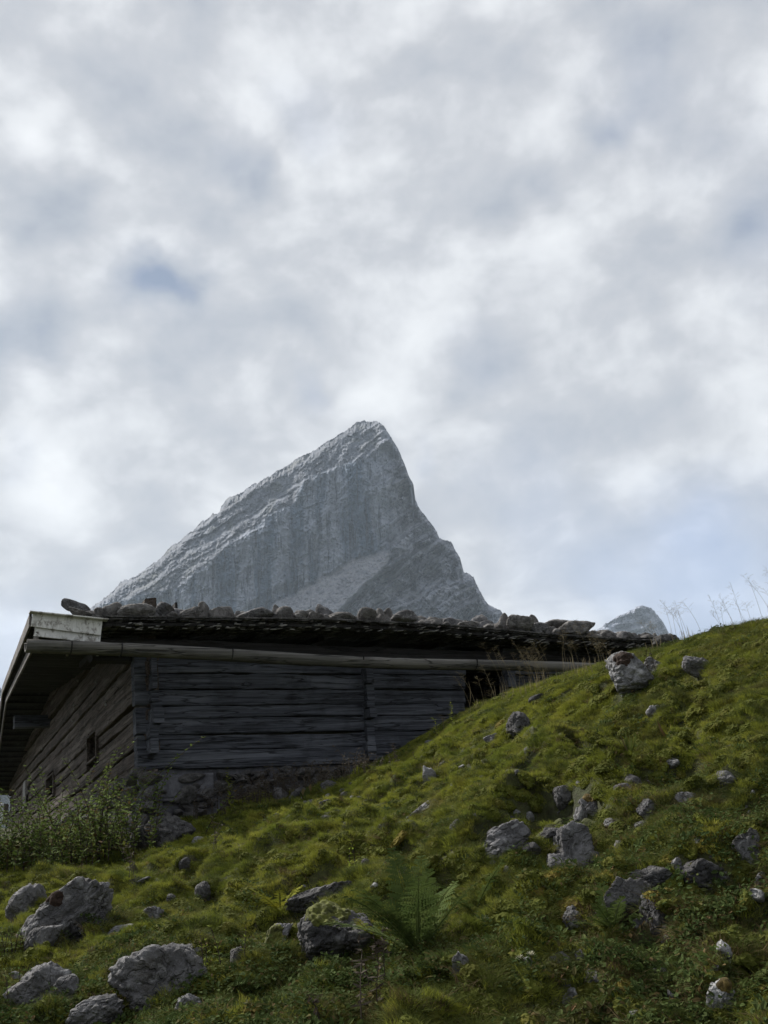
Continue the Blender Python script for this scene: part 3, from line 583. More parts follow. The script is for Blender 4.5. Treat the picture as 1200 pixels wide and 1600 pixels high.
# gable wall logs
gab = MB(); g_top = 1030
HW = (FP(215, 1030)-FP(213, 1205))[2]
c_left = G0+NG*0.0
GLEN = 21.8
zc = np.array([GP(207, y)[2] for y in (955, 980, 1005, 1030, 1053, 1078, 1102, 1124, 1148, 1173, 1197, 1222)])
def rect_windows(): return WIN
WIN = []
for (xl, xr, yt, ybm) in ((138, 152.5, 1147, 1188), (74, 85, 1213, 1246)):
    A = GP(xl, (yt+ybm)/2); B = GP(xr, (yt+ybm)/2); zt = GP((xl+xr)/2, yt)[2]; zb = GP((xl+xr)/2, ybm)[2]
    WIN.append(((B-G0).dot(DLh), (A-G0).dot(DLh), zb, zt))
zc = np.concatenate([zc[0]+np.arange(5, 0, -1)*.25, zc])
for i in range(len(zc)-1):
    z0, z1 = zc[i+1], zc[i]; zm = (z0+z1)/2; hh = (z1-z0)*.955
    cut_ = max(0.0, (z1-zc[5]-.05)/.125) if i < 5 else 0.0       # upper logs end under the roof slope
    spans = [(-0.02+cut_, GLEN-(cut_ if i < 5 else 0))]
    if spans[0][1]-spans[0][0] < .5: continue
    for (a_, b_, wb, wt) in WIN:
        if wb-.04 < zm < wt+.04:
            new = []
            for s0, s1 in spans:
                if s0 < a_ and b_ < s1: new += [(s0, a_), (b_, s1)]
                else: new.append((s0, s1))
            spans = new
    for k, (s0, s1) in enumerate(spans):
        P0 = G0+DLh*s0-NG*.1; P1 = G0+DLh*s1-NG*.1; P0[2] = P1[2] = zm
        beam(gab, P0+NG*rng.uniform(-.03, .03), P1+NG*rng.uniform(-.05, .05), ZU, hh*rng.uniform(.88, 1.02), .2, max(8, int((s1-s0)*9)), .022, 0, 130+i*3+k, nc=28, bend=rng.uniform(-.03, .03))
part(gab, 'gable_wall', M_WGABLE)
bk = MB(); P0 = G0+DLh*.2-NG*.6; P1 = G0+DLh*GLEN-NG*.6; P0[2] = P1[2] = (zc[5]+zc[-1])/2; beam(bk, P0, P1, ZU, zc[5]-zc[-1], .05, 5, .002, 0, 3, nc=8); part(bk, 'inner_boarding', M_WDARKL)
for (a_, b_, wb, wt) in WIN:                                     # the two small openings: frame and recessed shutter
    f_ = MB(); 
    for s_ in (a_, b_):
        q0 = G0+DLh*s_+NG*.0; q1 = q0.copy(); q0[2] = wb-.03; q1[2] = wt+.03; beam(f_, q0, q1, DLh, .09, .08, 5, .004, 0, 5, nc=10)
    for z_ in (wb, wt):
        q0 = G0+DLh*a_+NG*.01; q1 = G0+DLh*b_+NG*.01; q0[2] = q1[2] = z_; beam(f_, q0, q1, ZU, .05, .08, 5, .004, 0, 6, nc=10)
    fr = part(f_, 'window', M_WGABLE)
    s2 = MB(); q0 = G0+DLh*(a_+.03)-NG*.16; q1 = G0+DLh*(b_-.03)-NG*.16; q0[2] = q1[2] = (wb+wt)/2; beam(s2, q0, q1, ZU, wt-wb-.03, .02, 5, .002, 0, 8, nc=10)
    s2.obj('shutter', M_WDARKL, fr)
# pale board nailed at the far end of the gable
pb = MB(); q0 = GP(38.5, 1222, .08); q1 = GP(38, 1262, .08); beam(pb, q0, q1, DLh, .55, .05, 5, .004, 0, 7, nc=10); part(pb, 'pale_board', M_PALEWOOD)
# bright chips on the gable logs (torn, freshly split wood)
for (x_, y_) in ((116,1107),(165,1095),(165,1101),(113,1126),(65,1170),(121,1064),(150,1066),(109,1189),(65,1199),(115,1102)):
    P_ = GP(x_, y_, .035); V_, F_ = rock_verts(int(x_*y_), (.025, .02, .035), 2, 8, .2, 0); ch = MB(); ch.add(V_+P_, [F_]); part(ch, 'wood_chip', M_PALEWOOD)

# stone foundation under front and gable
fo = MB()
def wall_stones(P, n_, size, seed, mi=0, sub=3):
    V_, F_ = rock_verts(seed, size, sub, 12, .10, .04, True, .08)
    B_ = np.array([DRh, n_, ZU]); fo.add(V_ @ B_+P, [F_], mi)
sd = 400
x = 214.0
rs_ = np.random.default_rng(5)
for i in range(150):
    u_ = rs_.random(); x = 214+u_*400; wpx = rs_.choice([12, 16, 22, 30, 42], p=[.25, .3, .25, .14, .06]); hp = wpx*rs_.uniform(.45, .8)
    yt = 1212+rs_.random()**.9*120-(x-213)*.035
    if x < 330 and yt < 1262 and rs_.random() < .75: continue
    P_ = XR(x, yt, rs_.uniform(-.06, .05)); d_ = depth_of(P_)/F
    wall_stones(P_, NF, (wpx*.56*d_, .15, hp*.56*d_), sd, 0, 4); sd += 1
for (x_, y_, w_, h_) in ((236,1216,34,18),(300,1213,40,14),(290,1246,44,30),(232,1240,26,22),(320,1240,22,20),(228,1262,34,26),(350,1214,22,14),(375,1216,26,14),(405,1213,28,15),(440,1212,24,14),(470,1208,26,15),(500,1206,24,14),(530,1204,28,14),(560,1204,22,12),(222,1290,30,34),(250,1280,30,28)):
    P_ = XR(x_, y_, .03); d_ = depth_of(P_)/F; wall_stones(P_, NF, (w_*.56*d_, .18, h_*.56*d_), sd, 0, 4); sd += 1
for row in range(6):
    s = -.1
    while s < 9:
        L_ = rs_.uniform(.25, 1.0); P_ = G0+DLh*(s+L_/2)+NG*(.04+rs_.uniform(-.05, .08)); P_[2] = zc[-1]-.02-row*.19+rs_.uniform(-.05, .05)
        V_, F_ = rock_verts(sd, (L_*.56, .16, .12*rs_.uniform(.8, 1.15)), 3, 12, .1, .04, True, .08); fo.add(V_ @ np.array([DLh, NG, ZU])+P_, [F_]); sd += 1; s += L_
q0 = XR(216, 1262, -.14); q1 = XR(700, 1245, -.14); beam(fo, q0, q1, ZU, 1.25, .2, 50, .035, 0, 44, 1, nc=40)
q0 = G0-NG*.14; q1 = G0+DLh*21-NG*.14; q0[2] = q1[2] = zc[-1]-.55; beam(fo, q0, q1, ZU, 1.15, .2, 60, .03, 0, 45, 1, nc=40)
P_ = XR(256, 1232, -.03); beam(fo, XR(222, 1232, -.06), XR(330, 1230, -.06), ZU, .42, .26, 40, .04, 0, 46, 1, nc=40)
part(fo, 'stone_foundation', [M_FSTONE, M_MORTAR], smooth=True)

# roof
EV = .75                                                       # eave overhang in front of the wall
# the rake rises at about seven degrees to a ridge eleven metres in, then falls again
_ra, _rb = W(48, 960, 15.0), W(15, 1046, 22.0); RK = unit([_rb[0]-_ra[0], _rb[1]-_ra[1], 0]); PITCH = (_rb[2]-_ra[2])/np.hypot(_rb[0]-_ra[0], _rb[1]-_ra[1])
RIDGE = 12.2; BK = 24.0
def roofz(s): return PITCH*s if s < RIDGE else PITCH*(2*RIDGE-s)
PE = [(48,960),(160,969),(400,970),(560,973),(700,981),(850,994),(960,1001),(1050,1008)]           # upper front edge in the photo
E3 = [on_plane(x, y, C0+NF*EV, NF) for x, y in PE]
# deck boards: a slab following the edge, with underside boards and shingles
rf = MB(); npts = 60; ee = np.array(E3); sE = np.concatenate([[0], np.cumsum(np.linalg.norm(np.diff(ee, axis=0), axis=1))]); SL = sE[-1]
def edge(s): return np.array([np.interp(s, sE, ee[:, i]) for i in range(3)])
def roof_pt(s, b, dz=0.0):
    p = edge(s)+(RK*(1-s/SL)+DLh*(s/SL))*b; p[2] += roofz(b)+dz; return p
S_ = np.linspace(0, SL, 80); B_ = np.concatenate([np.linspace(0.05, RIDGE, 16), np.linspace(RIDGE+.6, BK, 14)]); top = np.array([[roof_pt(s, b, -.03) for b in B_] for s in S_]); bot = top-ZU*.05
mbv = np.concatenate([top.reshape(-1, 3), bot.reshape(-1, 3)]); ng = len(B_); N0 = 80*ng; fs = grid_faces(80, ng)
k = np.arange(79); kj = np.arange(ng-1)
sides = [np.stack([k*ng, (k+1)*ng, N0+(k+1)*ng, N0+k*ng], -1), np.stack([(k+1)*ng+ng-1, k*ng+ng-1, N0+k*ng+ng-1, N0+(k+1)*ng+ng-1], -1),
         np.stack([kj+1, kj, N0+kj, N0+kj+1], -1), np.stack([79*ng+kj, 79*ng+kj+1, N0+79*ng+kj+1, N0+79*ng+kj], -1)]
rf.add(mbv, [fs[:, ::-1], fs+N0]+sides); roof = part(rf, 'roof', M_WDARKL)
sh = MB(); rs_ = np.random.default_rng(9)
for layer, (dz, back, l_) in enumerate(((.028, .02, .75), (.012, -.01, .8), (-.012, .06, .7), (-.085, .10, .7), (-.105, .24, .7), (-.13, .42, .7), (-.15, .62, .7))):
    s = (1.15 if layer > 2 else .25)+rs_.uniform(0, .1)
    while s < SL-.15:
        w_ = rs_.uniform(.07, .16); b0 = back+rs_.uniform(-.05, .05); p0 = roof_pt(s, b0, dz+rs_.uniform(-.008, .008)-(.012 if layer > 2 and rs_.random() < .25 else 0)); p1 = roof_pt(s, b0+l_, dz+.02-(.0 if layer < 3 else .0))
        sk = rs_.uniform(-.05, .05); beam(sh, p0+DRh*sk, p1, ZU, .013, w_*.97, 3, .003, 0, int(s*100)+layer, nc=8, mi=0); s += w_
# scattered shingles lying over the deck right end, where the layers are seen end on
for i in range(150):
    s = SL-rs_.uniform(0, 3.4); b0 = rs_.uniform(.0, 1.5); p0 = roof_pt(s, b0, rs_.uniform(.0, .09)); a = rs_.uniform(-.35, .35)
    beam(sh, p0, p0+(DRh*math.cos(a)+DLh*math.sin(a))*rs_.uniform(.3, .8), ZU, .014, rs_.uniform(.07, .14), 3, .004, 0, i, nc=8)
for i in range(170):                                        # split, paler shingle tips under the edge
    s = rs_.uniform(1.3, SL-.4); p0 = roof_pt(s, rs_.uniform(-.04, .1), rs_.uniform(-.15, -.04)); sk = rs_.uniform(.03, .11)
    beam(sh, p0, p0+DRh*sk+ZU*sk*rs_.uniform(-.1, .35), ZU, rs_.uniform(.006, .014), .05, 3, .002, 0, i, nc=8, mi=1)
shg = sh.obj('shingles', [M_SHING, M_PALEWOOD], roof)
eb = MB()                                                       # long thin batten along the upper edge
for i in range(9):
    s0 = .9+i*(SL-1.0)/9; s1 = s0+(SL-1.0)/9*1.03; beam(eb, roof_pt(s0, -.02, .045+rs_.uniform(-.006, .006)), roof_pt(min(s1, SL), -.02, .045+rs_.uniform(-.006, .006)), ZU, .028, .06, 12, .006, 0, i+2, nc=10)
part(eb, 'edge_batten', M_SHING)
# eave beam and purlins under the roof
for nm, b0, dz, h_, t_, s0 in (('eave_purlin', .62, -.32, .2, .2, 0.55), ('wall_plate', 1.0, -.42, .25, .25, 1.0)):
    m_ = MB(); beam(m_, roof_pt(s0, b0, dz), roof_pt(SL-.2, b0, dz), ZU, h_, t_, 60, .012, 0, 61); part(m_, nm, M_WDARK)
for i in range(9):
    m_ = MB(); s0 = 1.3+i*1.25; beam(m_, roof_pt(s0, .8, -.17), roof_pt(s0, 5, -.17), ZU, .12, .12, 12, .01, 0, 63+i); part(m_, 'rafter', M_WDARKL)
sof = MB()
for i in range(38):
    b0 = .35+i*.62; beam(sof, roof_pt(.12, b0, -.1), roof_pt(1.95, b0, -.1), RK, .625, .025, 5, .001, 0, i, nc=8)
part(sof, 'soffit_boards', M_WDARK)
for (x_, y_, w2) in ((14, 1127, 0), ):                           # purlin end standing out of the gable
    a = on_plane(72, 1127, G0+NG*.05, NG); e_ = on_plane(14, 1127, a, unit(np.cross(ray(72, 1127), ray(14, 1127))+1e-9)) if False else None
    dep = depth_of(a); hh = 19/F*dep; L_ = .8
    m_ = MB(); beam(m_, a-NG*.2, a+NG*L_, ZU, hh, hh*.9, 12, .012, 0, 77, nc=20); part(m_, 'purlin', M_WFRONT)
# barge boards (outer pair) down the rake
for nm, dz, off, hh in (('barge_board', -.08, .0, .2), ('lower_barge_board', -.33, .10, .15)):
    m_ = MB(); beam(m_, roof_pt(off, .0, dz), roof_pt(off, RIDGE, dz), ZU, hh, .04, 40, .006, 0, 81, nc=12); beam(m_, roof_pt(off, RIDGE+.01, dz), roof_pt(off, BK, dz), ZU, hh, .04, 40, .006, 0, 83, nc=12); part(m_, nm, M_BARGE)
# two short whitewashed boards at the eave end
wb = MB(); q0 = XR(50, 967, EV+.03); q1 = XR(158.5, 982, EV+.03); beam(wb, q0, q1, ZU, .235, .03, 12, .003, 0, 91, nc=14, bend=.0); part(wb, 'white_fascia_board', M_WHITE)
wb = MB(); q0 = XR(54, 984, EV-.01); q1 = XR(157, 996, EV-.01); beam(wb, q0, q1, ZU, .20, .03, 12, .003, 0, 92, nc=14); part(wb, 'lower_white_fascia_board', M_WHITE)
wb = MB(); q0 = XR(46, 956.5, EV+.06); q1 = XR(168, 969, EV+.06); beam(wb, q0, q1, NF, .14, .02, 10, .003, 0, 93, nc=12); part(wb, 'white_drip_board', M_WHITE)
# wooden gutter: a hollowed log on brackets
gu = MB(); GO = EV+.16
ga = XR(40, 1006.5, GO); gb = XR(930, 1043, GO); nseg = 90; na = 22; Lg = np.linalg.norm(gb-ga); gx = unit(gb-ga); gz = unit(ZU-gx*ZU.dot(gx)); gy = np.cross(gx, gz)
V_ = []
for i in range(nseg):
    q = i/(nseg-1); rad = .130*(1-.06*q)*(1+.02*math.sin(q*23)); c = ga+gx*Lg*q+gz*(.02*math.sin(q*9)-.03*math.sin(q*math.pi))
    ring = [c+gy*rad*math.cos(t)+gz*rad*math.sin(t) for t in np.linspace(math.pi*-1.12, math.pi*.12, na//2)]+[c+gy*rad*.76*math.cos(t)+gz*rad*.76*math.sin(t) for t in np.linspace(math.pi*.10, -math.pi*1.10, na//2)]
    V_.append(ring)
V_ = np.array(V_); V_ = V_+(fbm(V_*np.array([2, 2, 6]), 3, 5)*.006)[..., None]
k = np.arange(nseg-1); gu.add(V_.reshape(-1, 3), [grid_faces(nseg, na), np.stack([k*na+na-1, (k+1)*na+na-1, (k+1)*na, k*na], -1), np.array([list(range(na))]), np.array([[(nseg-1)*na+i for i in range(na)][::-1]])])
gut = part(gu, 'gutter', M_GUT, smooth=True)
for x_ in (110, 188, 360, 563, 740):
    m_ = MB(); q = (x_-40)/890; c = XR(x_, 1006.5+36.5*q, GO)
    pts = [c+gy*.13*math.cos(t)+gz*.13*math.sin(t) for t in np.linspace(-math.pi*1.1, .1*math.pi, 12)]+[c-gy*.1*(1 if (c+gy-EYE).dot(NF) > (c-EYE).dot(NF) else -1)+gz*.3]
    pts = pts[:12]; tube(m_, pts, .012, 6); m_.obj('bracket', M_WDARK, gut)
for x_ in (105, 152):
    m_ = MB(); c = XR(x_, 1013, GO-.12); beam(m_, c+ZU*.1, c-ZU*.12, DRh, .035, .02, 4, .001, 0, 3, nc=8); m_.obj('gutter_peg', M_PALEWOOD, gut)

# whitewashed wall beyond the gable, at the left edge
ww = MB(); a = W(-60, 1276, 31); b = W(9, 1272, 31); beam(ww, a, b, ZU, .62, .4, 20, .03, 0, 12, nc=24)
tag(ww.obj('masonry_wall', M_PLASTER), 'whitewashed low wall at the left picture edge beyond the gable', 'wall')

# ------------------------------------------------------------------ stones on the roof
RST = [(124,946,44,15,.5,'flat rounded stone lying topmost at the white eave end'),(127,957,40,13,.15,'flat stone under the topmost rounded one at the eave end'),(156,957,18,17,.2,None),(178,955,30,25,.25,'dark angular stone behind the smooth oval one near the white boards'),
 (213,958,54,23,.12,'smooth oval grey stone near the white boards'),(258,956,34,22,.3,None),(271,963,28,11,.1,None),(299,958,42,21,.15,'dark angular stone two left of the biggest peaked roof stone'),(317,949,20,14,.45,None),(345,955,36,20,.45,None),
 (402,958,56,28,.12,'big peaked brown stone in the left half of the roof row'),(432,952,16,12,.5,None),(447,958,24,17,.3,None),(468,963,30,17,.12,None),(497,963,26,17,.2,None),(510,952,28,15,.6,'flat dark stone lying behind the row in the middle of the roof'),
 (533,966,46,17,.1,None),(573,963,34,24,.15,'dark blocky stone between two flat ones mid roof'),(594,961,18,20,.4,None),(606,958,14,14,.45,None),(631,968,48,20,.1,'pale flat-topped stone mid roof'),
 (664,974,22,13,.15,None),(681,973,18,15,.3,None),(697,977,22,12,.12,None),(729,978,38,20,.12,'wide dark stone right of the pale flat-topped one'),(745,966,28,12,.45,None),(762,982,18,16,.15,None),(781,983,22,16,.15,None),
 (812,980,44,36,.12,'tall rounded pale boulder on the right half of the roof'),(782,966,20,14,.45,None),(846,985,34,32,.15,'upright rounded stone next to the tall pale boulder'),(872,976,46,14,.7,'flat slab lying on the stones right of the tall boulder'),(868,990,22,18,.2,None),
 (904,984,60,36,.2,'large peaked stone on the right part of the roof'),(945,990,34,14,.4,None),(978,997,30,26,.15,'blocky stone by the right end of the roof'),(930,996,26,14,.2,None),(1000,1002,24,12,.2,None),(830,966,18,10,.45,None),(1012,1000,26,14,.5,None)]
for x_ in np.arange(140, 1040, 9.5): RST.append((x_+rs_.uniform(-6, 6), float(np.interp(x_, [48, 160, 400, 560, 700, 850, 960, 1050], [950, 962, 963, 966, 973, 986, 995, 1000]))-rs_.uniform(0, 4), rs_.uniform(14, 32), rs_.uniform(8, 14), rs_.uniform(.3, .65), None))
RSO = []
ORD = ['next', 'second', 'third', 'fourth', 'fifth', 'sixth', 'seventh', 'eighth', 'ninth', 'tenth', 'eleventh', 'twelfth', 'thirteenth', 'fourteenth', 'fifteenth', 'sixteenth', 'seventeenth', 'eighteenth', 'nineteenth', 'twentieth', 'twenty-first', 'twenty-second', 'twenty-third', 'twenty-fourth']
for i, (x_, y_, w_, h_, b_, lab) in enumerate(RST):
    P0 = on_plane(x_, y_, C0+NF*(EV-b_), NF); k_ = depth_of(P0)/F; sub = 5 if w_ > 30 else 4
    V_, F_ = rock_verts(900+i, (w_*.56*k_, (w_+h_)*.27*k_, h_*.60*k_), sub, 11, .11, .05, True, .14)
    base_z = V_[:, 2].min(); m_ = MB(); m_.add(V_ @ np.array([DRh, -NF, ZU]), [F_])
    # rest it on the shingles: keep its top where the photo has it and let it reach down to the roof
    s_ = (P0-edge(0)).dot(DRh); zr = np.interp(s_, [(q_-edge(0)).dot(DRh) for q_ in ee], ee[:, 2])+.03
    ztop = P0[2]+V_[:, 2].max(); kz = (ztop-zr)/(V_[:, 2].max()-base_z)
    if kz < .5: continue
    if 'under the topmost' in (lab or '') or 'topmost at' in (lab or '') or 'lying topmost' in (lab or '') or 'lying on the stones' in (lab or ''): kz = 1.25
    wk = min(1.5, max(1, kz))**.6; V_[:, 0] *= wk
    V_[:, 2] *= kz; P0 = P0.copy(); P0[2] = ztop-V_[:, 2].max(); m_ = MB(); m_.add(V_ @ np.array([DRh, -NF, ZU]), [F_])
    o = m_.obj('roof_stone', M_RSTONE if i % 5 else M_ROCK, smooth=True); o.location = P0
    tag(o, lab, 'stone', 'stones weighing down the shingle roof'); RSO.append((x_, lab, o))

SHORT = [('topmost at the white', 'topmost flat stone'), ('flat stone under the topmost', None), ('near the white boards', None), ('smooth oval grey', 'smooth oval stone'), ('big peaked brown', 'big peaked brown stone'), ('middle of the roof', None), ('pale flat-topped stone mid', 'pale flat-topped stone'), ('tall rounded pale', 'tall rounded pale boulder'), ('large peaked', 'large peaked grey stone'), ('blocky stone by', 'blocky end stone')]
RSO.sort(key=lambda q: q[0]); LM = [(x_, sh_) for x_, lab, o in RSO if lab for key, sh_ in SHORT if sh_ and key in lab]; LM = list(dict.fromkeys(LM)); cntr = {}
for x_, lab, o in sorted([q for q in RSO if not q[1]], key=lambda q: min(abs(q[0]-l[0]) for l in LM)):
    l = min(LM, key=lambda l: abs(x_-l[0])); sd_ = 'right' if x_ > l[0] else 'left'; k = (l[1], sd_); c = cntr[k] = cntr.get(k, 0)+1
    o['label'] = 'small roof stone, %s %s of the %s' % ((ORD[c-1] if c <= 24 else 'farthest'), sd_, l[1])

# ------------------------------------------------------------------ rocks on the slope
MM = {'P': M_ROCKP, 'G': M_ROCK, 'D': M_ROCKD}; MOSS = {'R': M_MOSSR, 'O': M_MOSSO, 'Y': M_MOSSY}
ROCKS = []
SURF = {}
for i, (x_, y_, w_, h_, m_, lab, mo) in enumerate(GR):
    P0 = hit(x_, y_+h_*(.30 if w_ > 60 else .15), height); d_ = depth_of(P0); k_ = d_/F; P0 = W(x_, y_, d_+(.08*w_*k_ if x_ > 340 and y_ > 1190 else 0))
    if x_ > 340 and y_ > 1190: w_ *= 1.04; h_ *= 1.0; P0 = P0-ZU*.06*h_*k_
    if x_ < 340 and w_ > 55: P0 = P0-ZU*.12*h_*k_
    if lab.startswith('dark stone on the skyline'): P0 = W(x_, y_, 12.6)
    ang = 0
    for key in ROT:
        if lab.startswith(key) or key in lab[:34]: w_, h_, ang = ROT[key]
    sub = 6 if w_ > 75 else 5 if w_ > 30 else 4
    V_, F_ = rock_verts(1500+i*7+(3 if i == 0 else 0), (w_*.56*k_, min(w_, h_)*.42*k_+.12*w_*k_, h_*.60*k_), sub, 10 if w_ > 40 else 8, .13, .13, h_ < 60, .028)
    if ang: V_ = V_ @ np.array([[math.cos(ang), 0, math.sin(ang)], [0, 1, 0], [-math.sin(ang), 0, math.cos(ang)]])
    mb = MB(); mb.add(V_, [F_]); o = mb.obj('rock' if w_ < 60 else 'boulder', MM[m_], smooth=True); o.location = P0
    tag(o, lab, 'rock' if w_ < 60 else 'boulder')
    ROCKS.append((P0[0], P0[1], P0[2], w_*.5*k_))
    if mo:                                                      # moss cushion following the rock's own upper surface
        if mo == 'R': c = np.array([-.12*w_*k_, -.2*w_*k_, .38*h_*k_]); rad = (.17 if i == 0 else .09)*w_*k_
        elif mo == 'Y': c = np.array([-.1*w_*k_, 0, .55*h_*k_]); rad = .36*w_*k_
        else: c = np.array([.1*w_*k_, -.1*w_*k_, .52*h_*k_]); rad = .34*w_*k_
        nrm = V_/np.linalg.norm(V_, axis=1, keepdims=True); dd = np.linalg.norm((V_-c)*np.array([1, .6, 1.5 if mo != 'R' else 1.2]), axis=1)+fbm(V_*14, 3, i)*rad*.5
        th = np.clip(1-dd/rad, -.5, 1); keep = th[F_].max(1) > 0.0
        if keep.any():
            V2 = V_+nrm*(np.clip(th, -.15, 1)**1*.03+.012*fbm(V_*40, 2, 9)*np.clip(th, 0, 1)**.3)[:, None]; V2 = np.where(th[:, None] < 0, V_-nrm*.004, V2+nrm*.004)
            u_, inv = np.unique(F_[keep], return_inverse=True); ms = MB(); ms.add(V2[u_], [inv.reshape(-1, 3)]); ms.obj('moss', MOSS[mo], o, smooth=True)
# many little stones showing through the turf: individuals
protos = []
for i in range(6):
    V_, F_ = rock_verts(3000+i, (1, .8, .7), 4, 8, .18, .08, True, .035); mb = MB(); mb.add(V_, [F_]); protos.append(mb.mesh('small_stone', [[M_ROCKP, M_ROCK, M_ROCKP, M_ROCKD, M_ROCK, M_ROCKD][i]], True))
rs_ = np.random.default_rng(31); cnt = 0; SMALL = []
LANDM = [(985,1060,'pale boulder with red moss'),(672,1214,'upright white stone'),(780,1311,'grey cracked rock'),(888,1322,'tall rough outcrop'),(995,1400,'split dark slab'),(524,1462,'moss-capped boulder'),(655,1420,'big fern'),(122,1412,'largest boulder'),(252,1522,'broad rugged boulder'),(940,1531,'blue-grey rock'),(1131,1565,'pale pitted corner rock'),(1168,1326,'rounded stone at the right edge'),(441,1243,'leaning slab at the wall foot'),(810,1142,'dark mossy stone'),(510,1228,'flat stone at the wall foot'),(1098,1040,'low rounded rock near the skyline'),(358,1260,'lime plant by the foundation'),(928,1255,'stone under ochre moss'),(1100,1362,'dark rock in the hollow'),(721,1525,'narrow leaning stone'),(900,1436,'pitted grey rock'),(500,1400,'rock under the turf lip'),(1132,1488,'white stone among broad leaves'),(187,1456,'flat slab between the boulders'),(76,1534,'bottom left boulder')]; lcnt = {}
while cnt < 180:
    if cnt < 60: x_, y_ = rs_.uniform(0, 1200), rs_.uniform(1130, 1600)
    elif cnt < 165: x_, y_ = rs_.normal(980, 130), rs_.normal(1400, 110)
    else: x_, y_ = rs_.uniform(330, 570), rs_.uniform(1215, 1262)
    if y_ < np.interp(x_, [0, 213, 400, 590, 830, 1000, 1200], [1400, 1330, 1262, 1200, 1075, 1030, 990]) or not (0 < x_ < 1200): continue
    if y_ > 1605: continue
    P0 = hit(x_, y_, height); d_ = depth_of(P0); s_ = (rs_.uniform(3, 9) if not 60 <= cnt < 165 else 4+16*rs_.random()**1.7)/F*d_; P0 = P0+ZU*s_*.10; ROCKS.append((P0[0], P0[1], P0[2], s_*.8+.03)); o = bpy.data.objects.new('small_stone', protos[cnt % 6]); col.objects.link(o)
    o.location = P0; o.scale = (s_*rs_.uniform(.8, 1.3), s_, s_*rs_.uniform(.7, 1.2)); o.rotation_euler = tuple(rs_.uniform(-.6, .6, 2))+(rs_.uniform(0, 6.28),)
    dx_ = [(math.hypot(x_-a_, y_-b_), a_, b_, n_) for a_, b_, n_ in LANDM]; dx_.sort(); _, a_, b_, n_ = dx_[0]
    dr_ = ('right of' if x_ > a_ else 'left of') if abs(x_-a_) > abs(y_-b_) else ('below' if y_ > b_ else 'above'); kk = (n_, dr_); c = lcnt[kk] = lcnt.get(kk, 0)+1
    SMALL.append((dx_[0][0], kk, o, ('pale', 'grey', 'pale', 'dark', 'grey', 'dark')[cnt % 6])); cnt += 1

lc2 = {}
for dd_, kk, o, cl_ in sorted(SMALL, key=lambda q: q[0]):
    c = lc2[kk] = lc2.get(kk, 0)+1
    tag(o, 'small %s stone %s the %s, %s' % (cl_, kk[1], kk[0], 'closest to it' if c == 1 else '%s in distance' % (ORD[c-1] if c <= 24 else 'farthest')), 'stone', 'small stones scattered in the turf')

# ------------------------------------------------------------------ grass and ground plants (stuff, instanced from a few tufts)
def blades(n_, hmin, hmax, spread, wid, lean, seed, seg=3):
    r_ = np.random.default_rng(seed); a = r_.uniform(0, 2*math.pi, n_); q = np.sqrt(r_.random(n_))*spread; bx = np.cos(a)*q; by = np.sin(a)*q
    h = r_.uniform(hmin, hmax, n_); da = a+r_.normal(0, .9, n_); ln = lean*r_.uniform(.3, 1.3, n_)*h; wa = r_.uniform(0, math.pi, n_); V = []
    for k in range(seg+1):
        t = k/seg; cx = bx+np.cos(da)*ln*t**1.8; cy = by+np.sin(da)*ln*t**1.8; cz = h*(t-.28*lean*t**2.4)-.01; w_ = wid*(1-t)**.7*.5*(h/hmax)**.4
        if k < seg: V += [np.stack([cx-np.cos(wa)*w_, cy-np.sin(wa)*w_, cz], -1), np.stack([cx+np.cos(wa)*w_, cy+np.sin(wa)*w_, cz], -1)]
        else: V.append(np.stack([cx, cy, cz], -1))
    m = 2*seg+1; V = np.stack(V, 1).reshape(-1, 3); b = np.arange(n_)*m
    fq = [np.stack([b+2*k, b+2*k+1, b+2*k+3, b+2*k+2], -1) for k in range(seg-1)]; tr = np.stack([b+2*seg-2, b+2*seg-1, b+2*seg], -1)
    return V, [np.concatenate(fq), tr]
def leaves(n_, hmin, hmax, spread, size, seed):
    r_ = np.random.default_rng(seed); V = []; Fq = []
    for i in range(n_):
        a = r_.uniform(0, 6.28); q = math.sqrt(r_.random())*spread; c = np.array([math.cos(a)*q, math.sin(a)*q, r_.uniform(hmin, hmax)]); s = size*r_.uniform(.6, 1.3)
        n1 = unit([r_.normal(0, .5), r_.normal(0, .5)-.25, 1]); t = unit(np.cross(n1, [math.cos(a*3), math.sin(a*3), .1])); b = np.cross(n1, t); k = len(V)
        for (u, v, z) in ((-1, 0, 0), (-.35, .5, .12), (.45, .42, .12), (1, 0, -.15), (.45, -.42, .12), (-.35, -.5, .12)): V.append(c+(t*u+b*v+n1*z)*s)
        Fq.append([k, k+1, k+2, k+3]); Fq.append([k, k+3, k+4, k+5])
    return np.array(V), [np.array(Fq)]
def cushion(seed):
    V_, F_ = rock_verts(seed, (.06, .06, .032), 4, 5, .25, .0, False, .3); V_ = V_+np.random.default_rng(seed).normal(0, .0028, V_.shape); return V_, [F_]
def src(name, items, m):
    c = bpy.data.collections.new(name)
    for k, (V, Fs) in enumerate(items):
        mb = MB(); mb.add(V, Fs); o = bpy.data.objects.new('%s_%02d' % (name, k), mb.mesh(name, m)); c.objects.link(o)
    return c
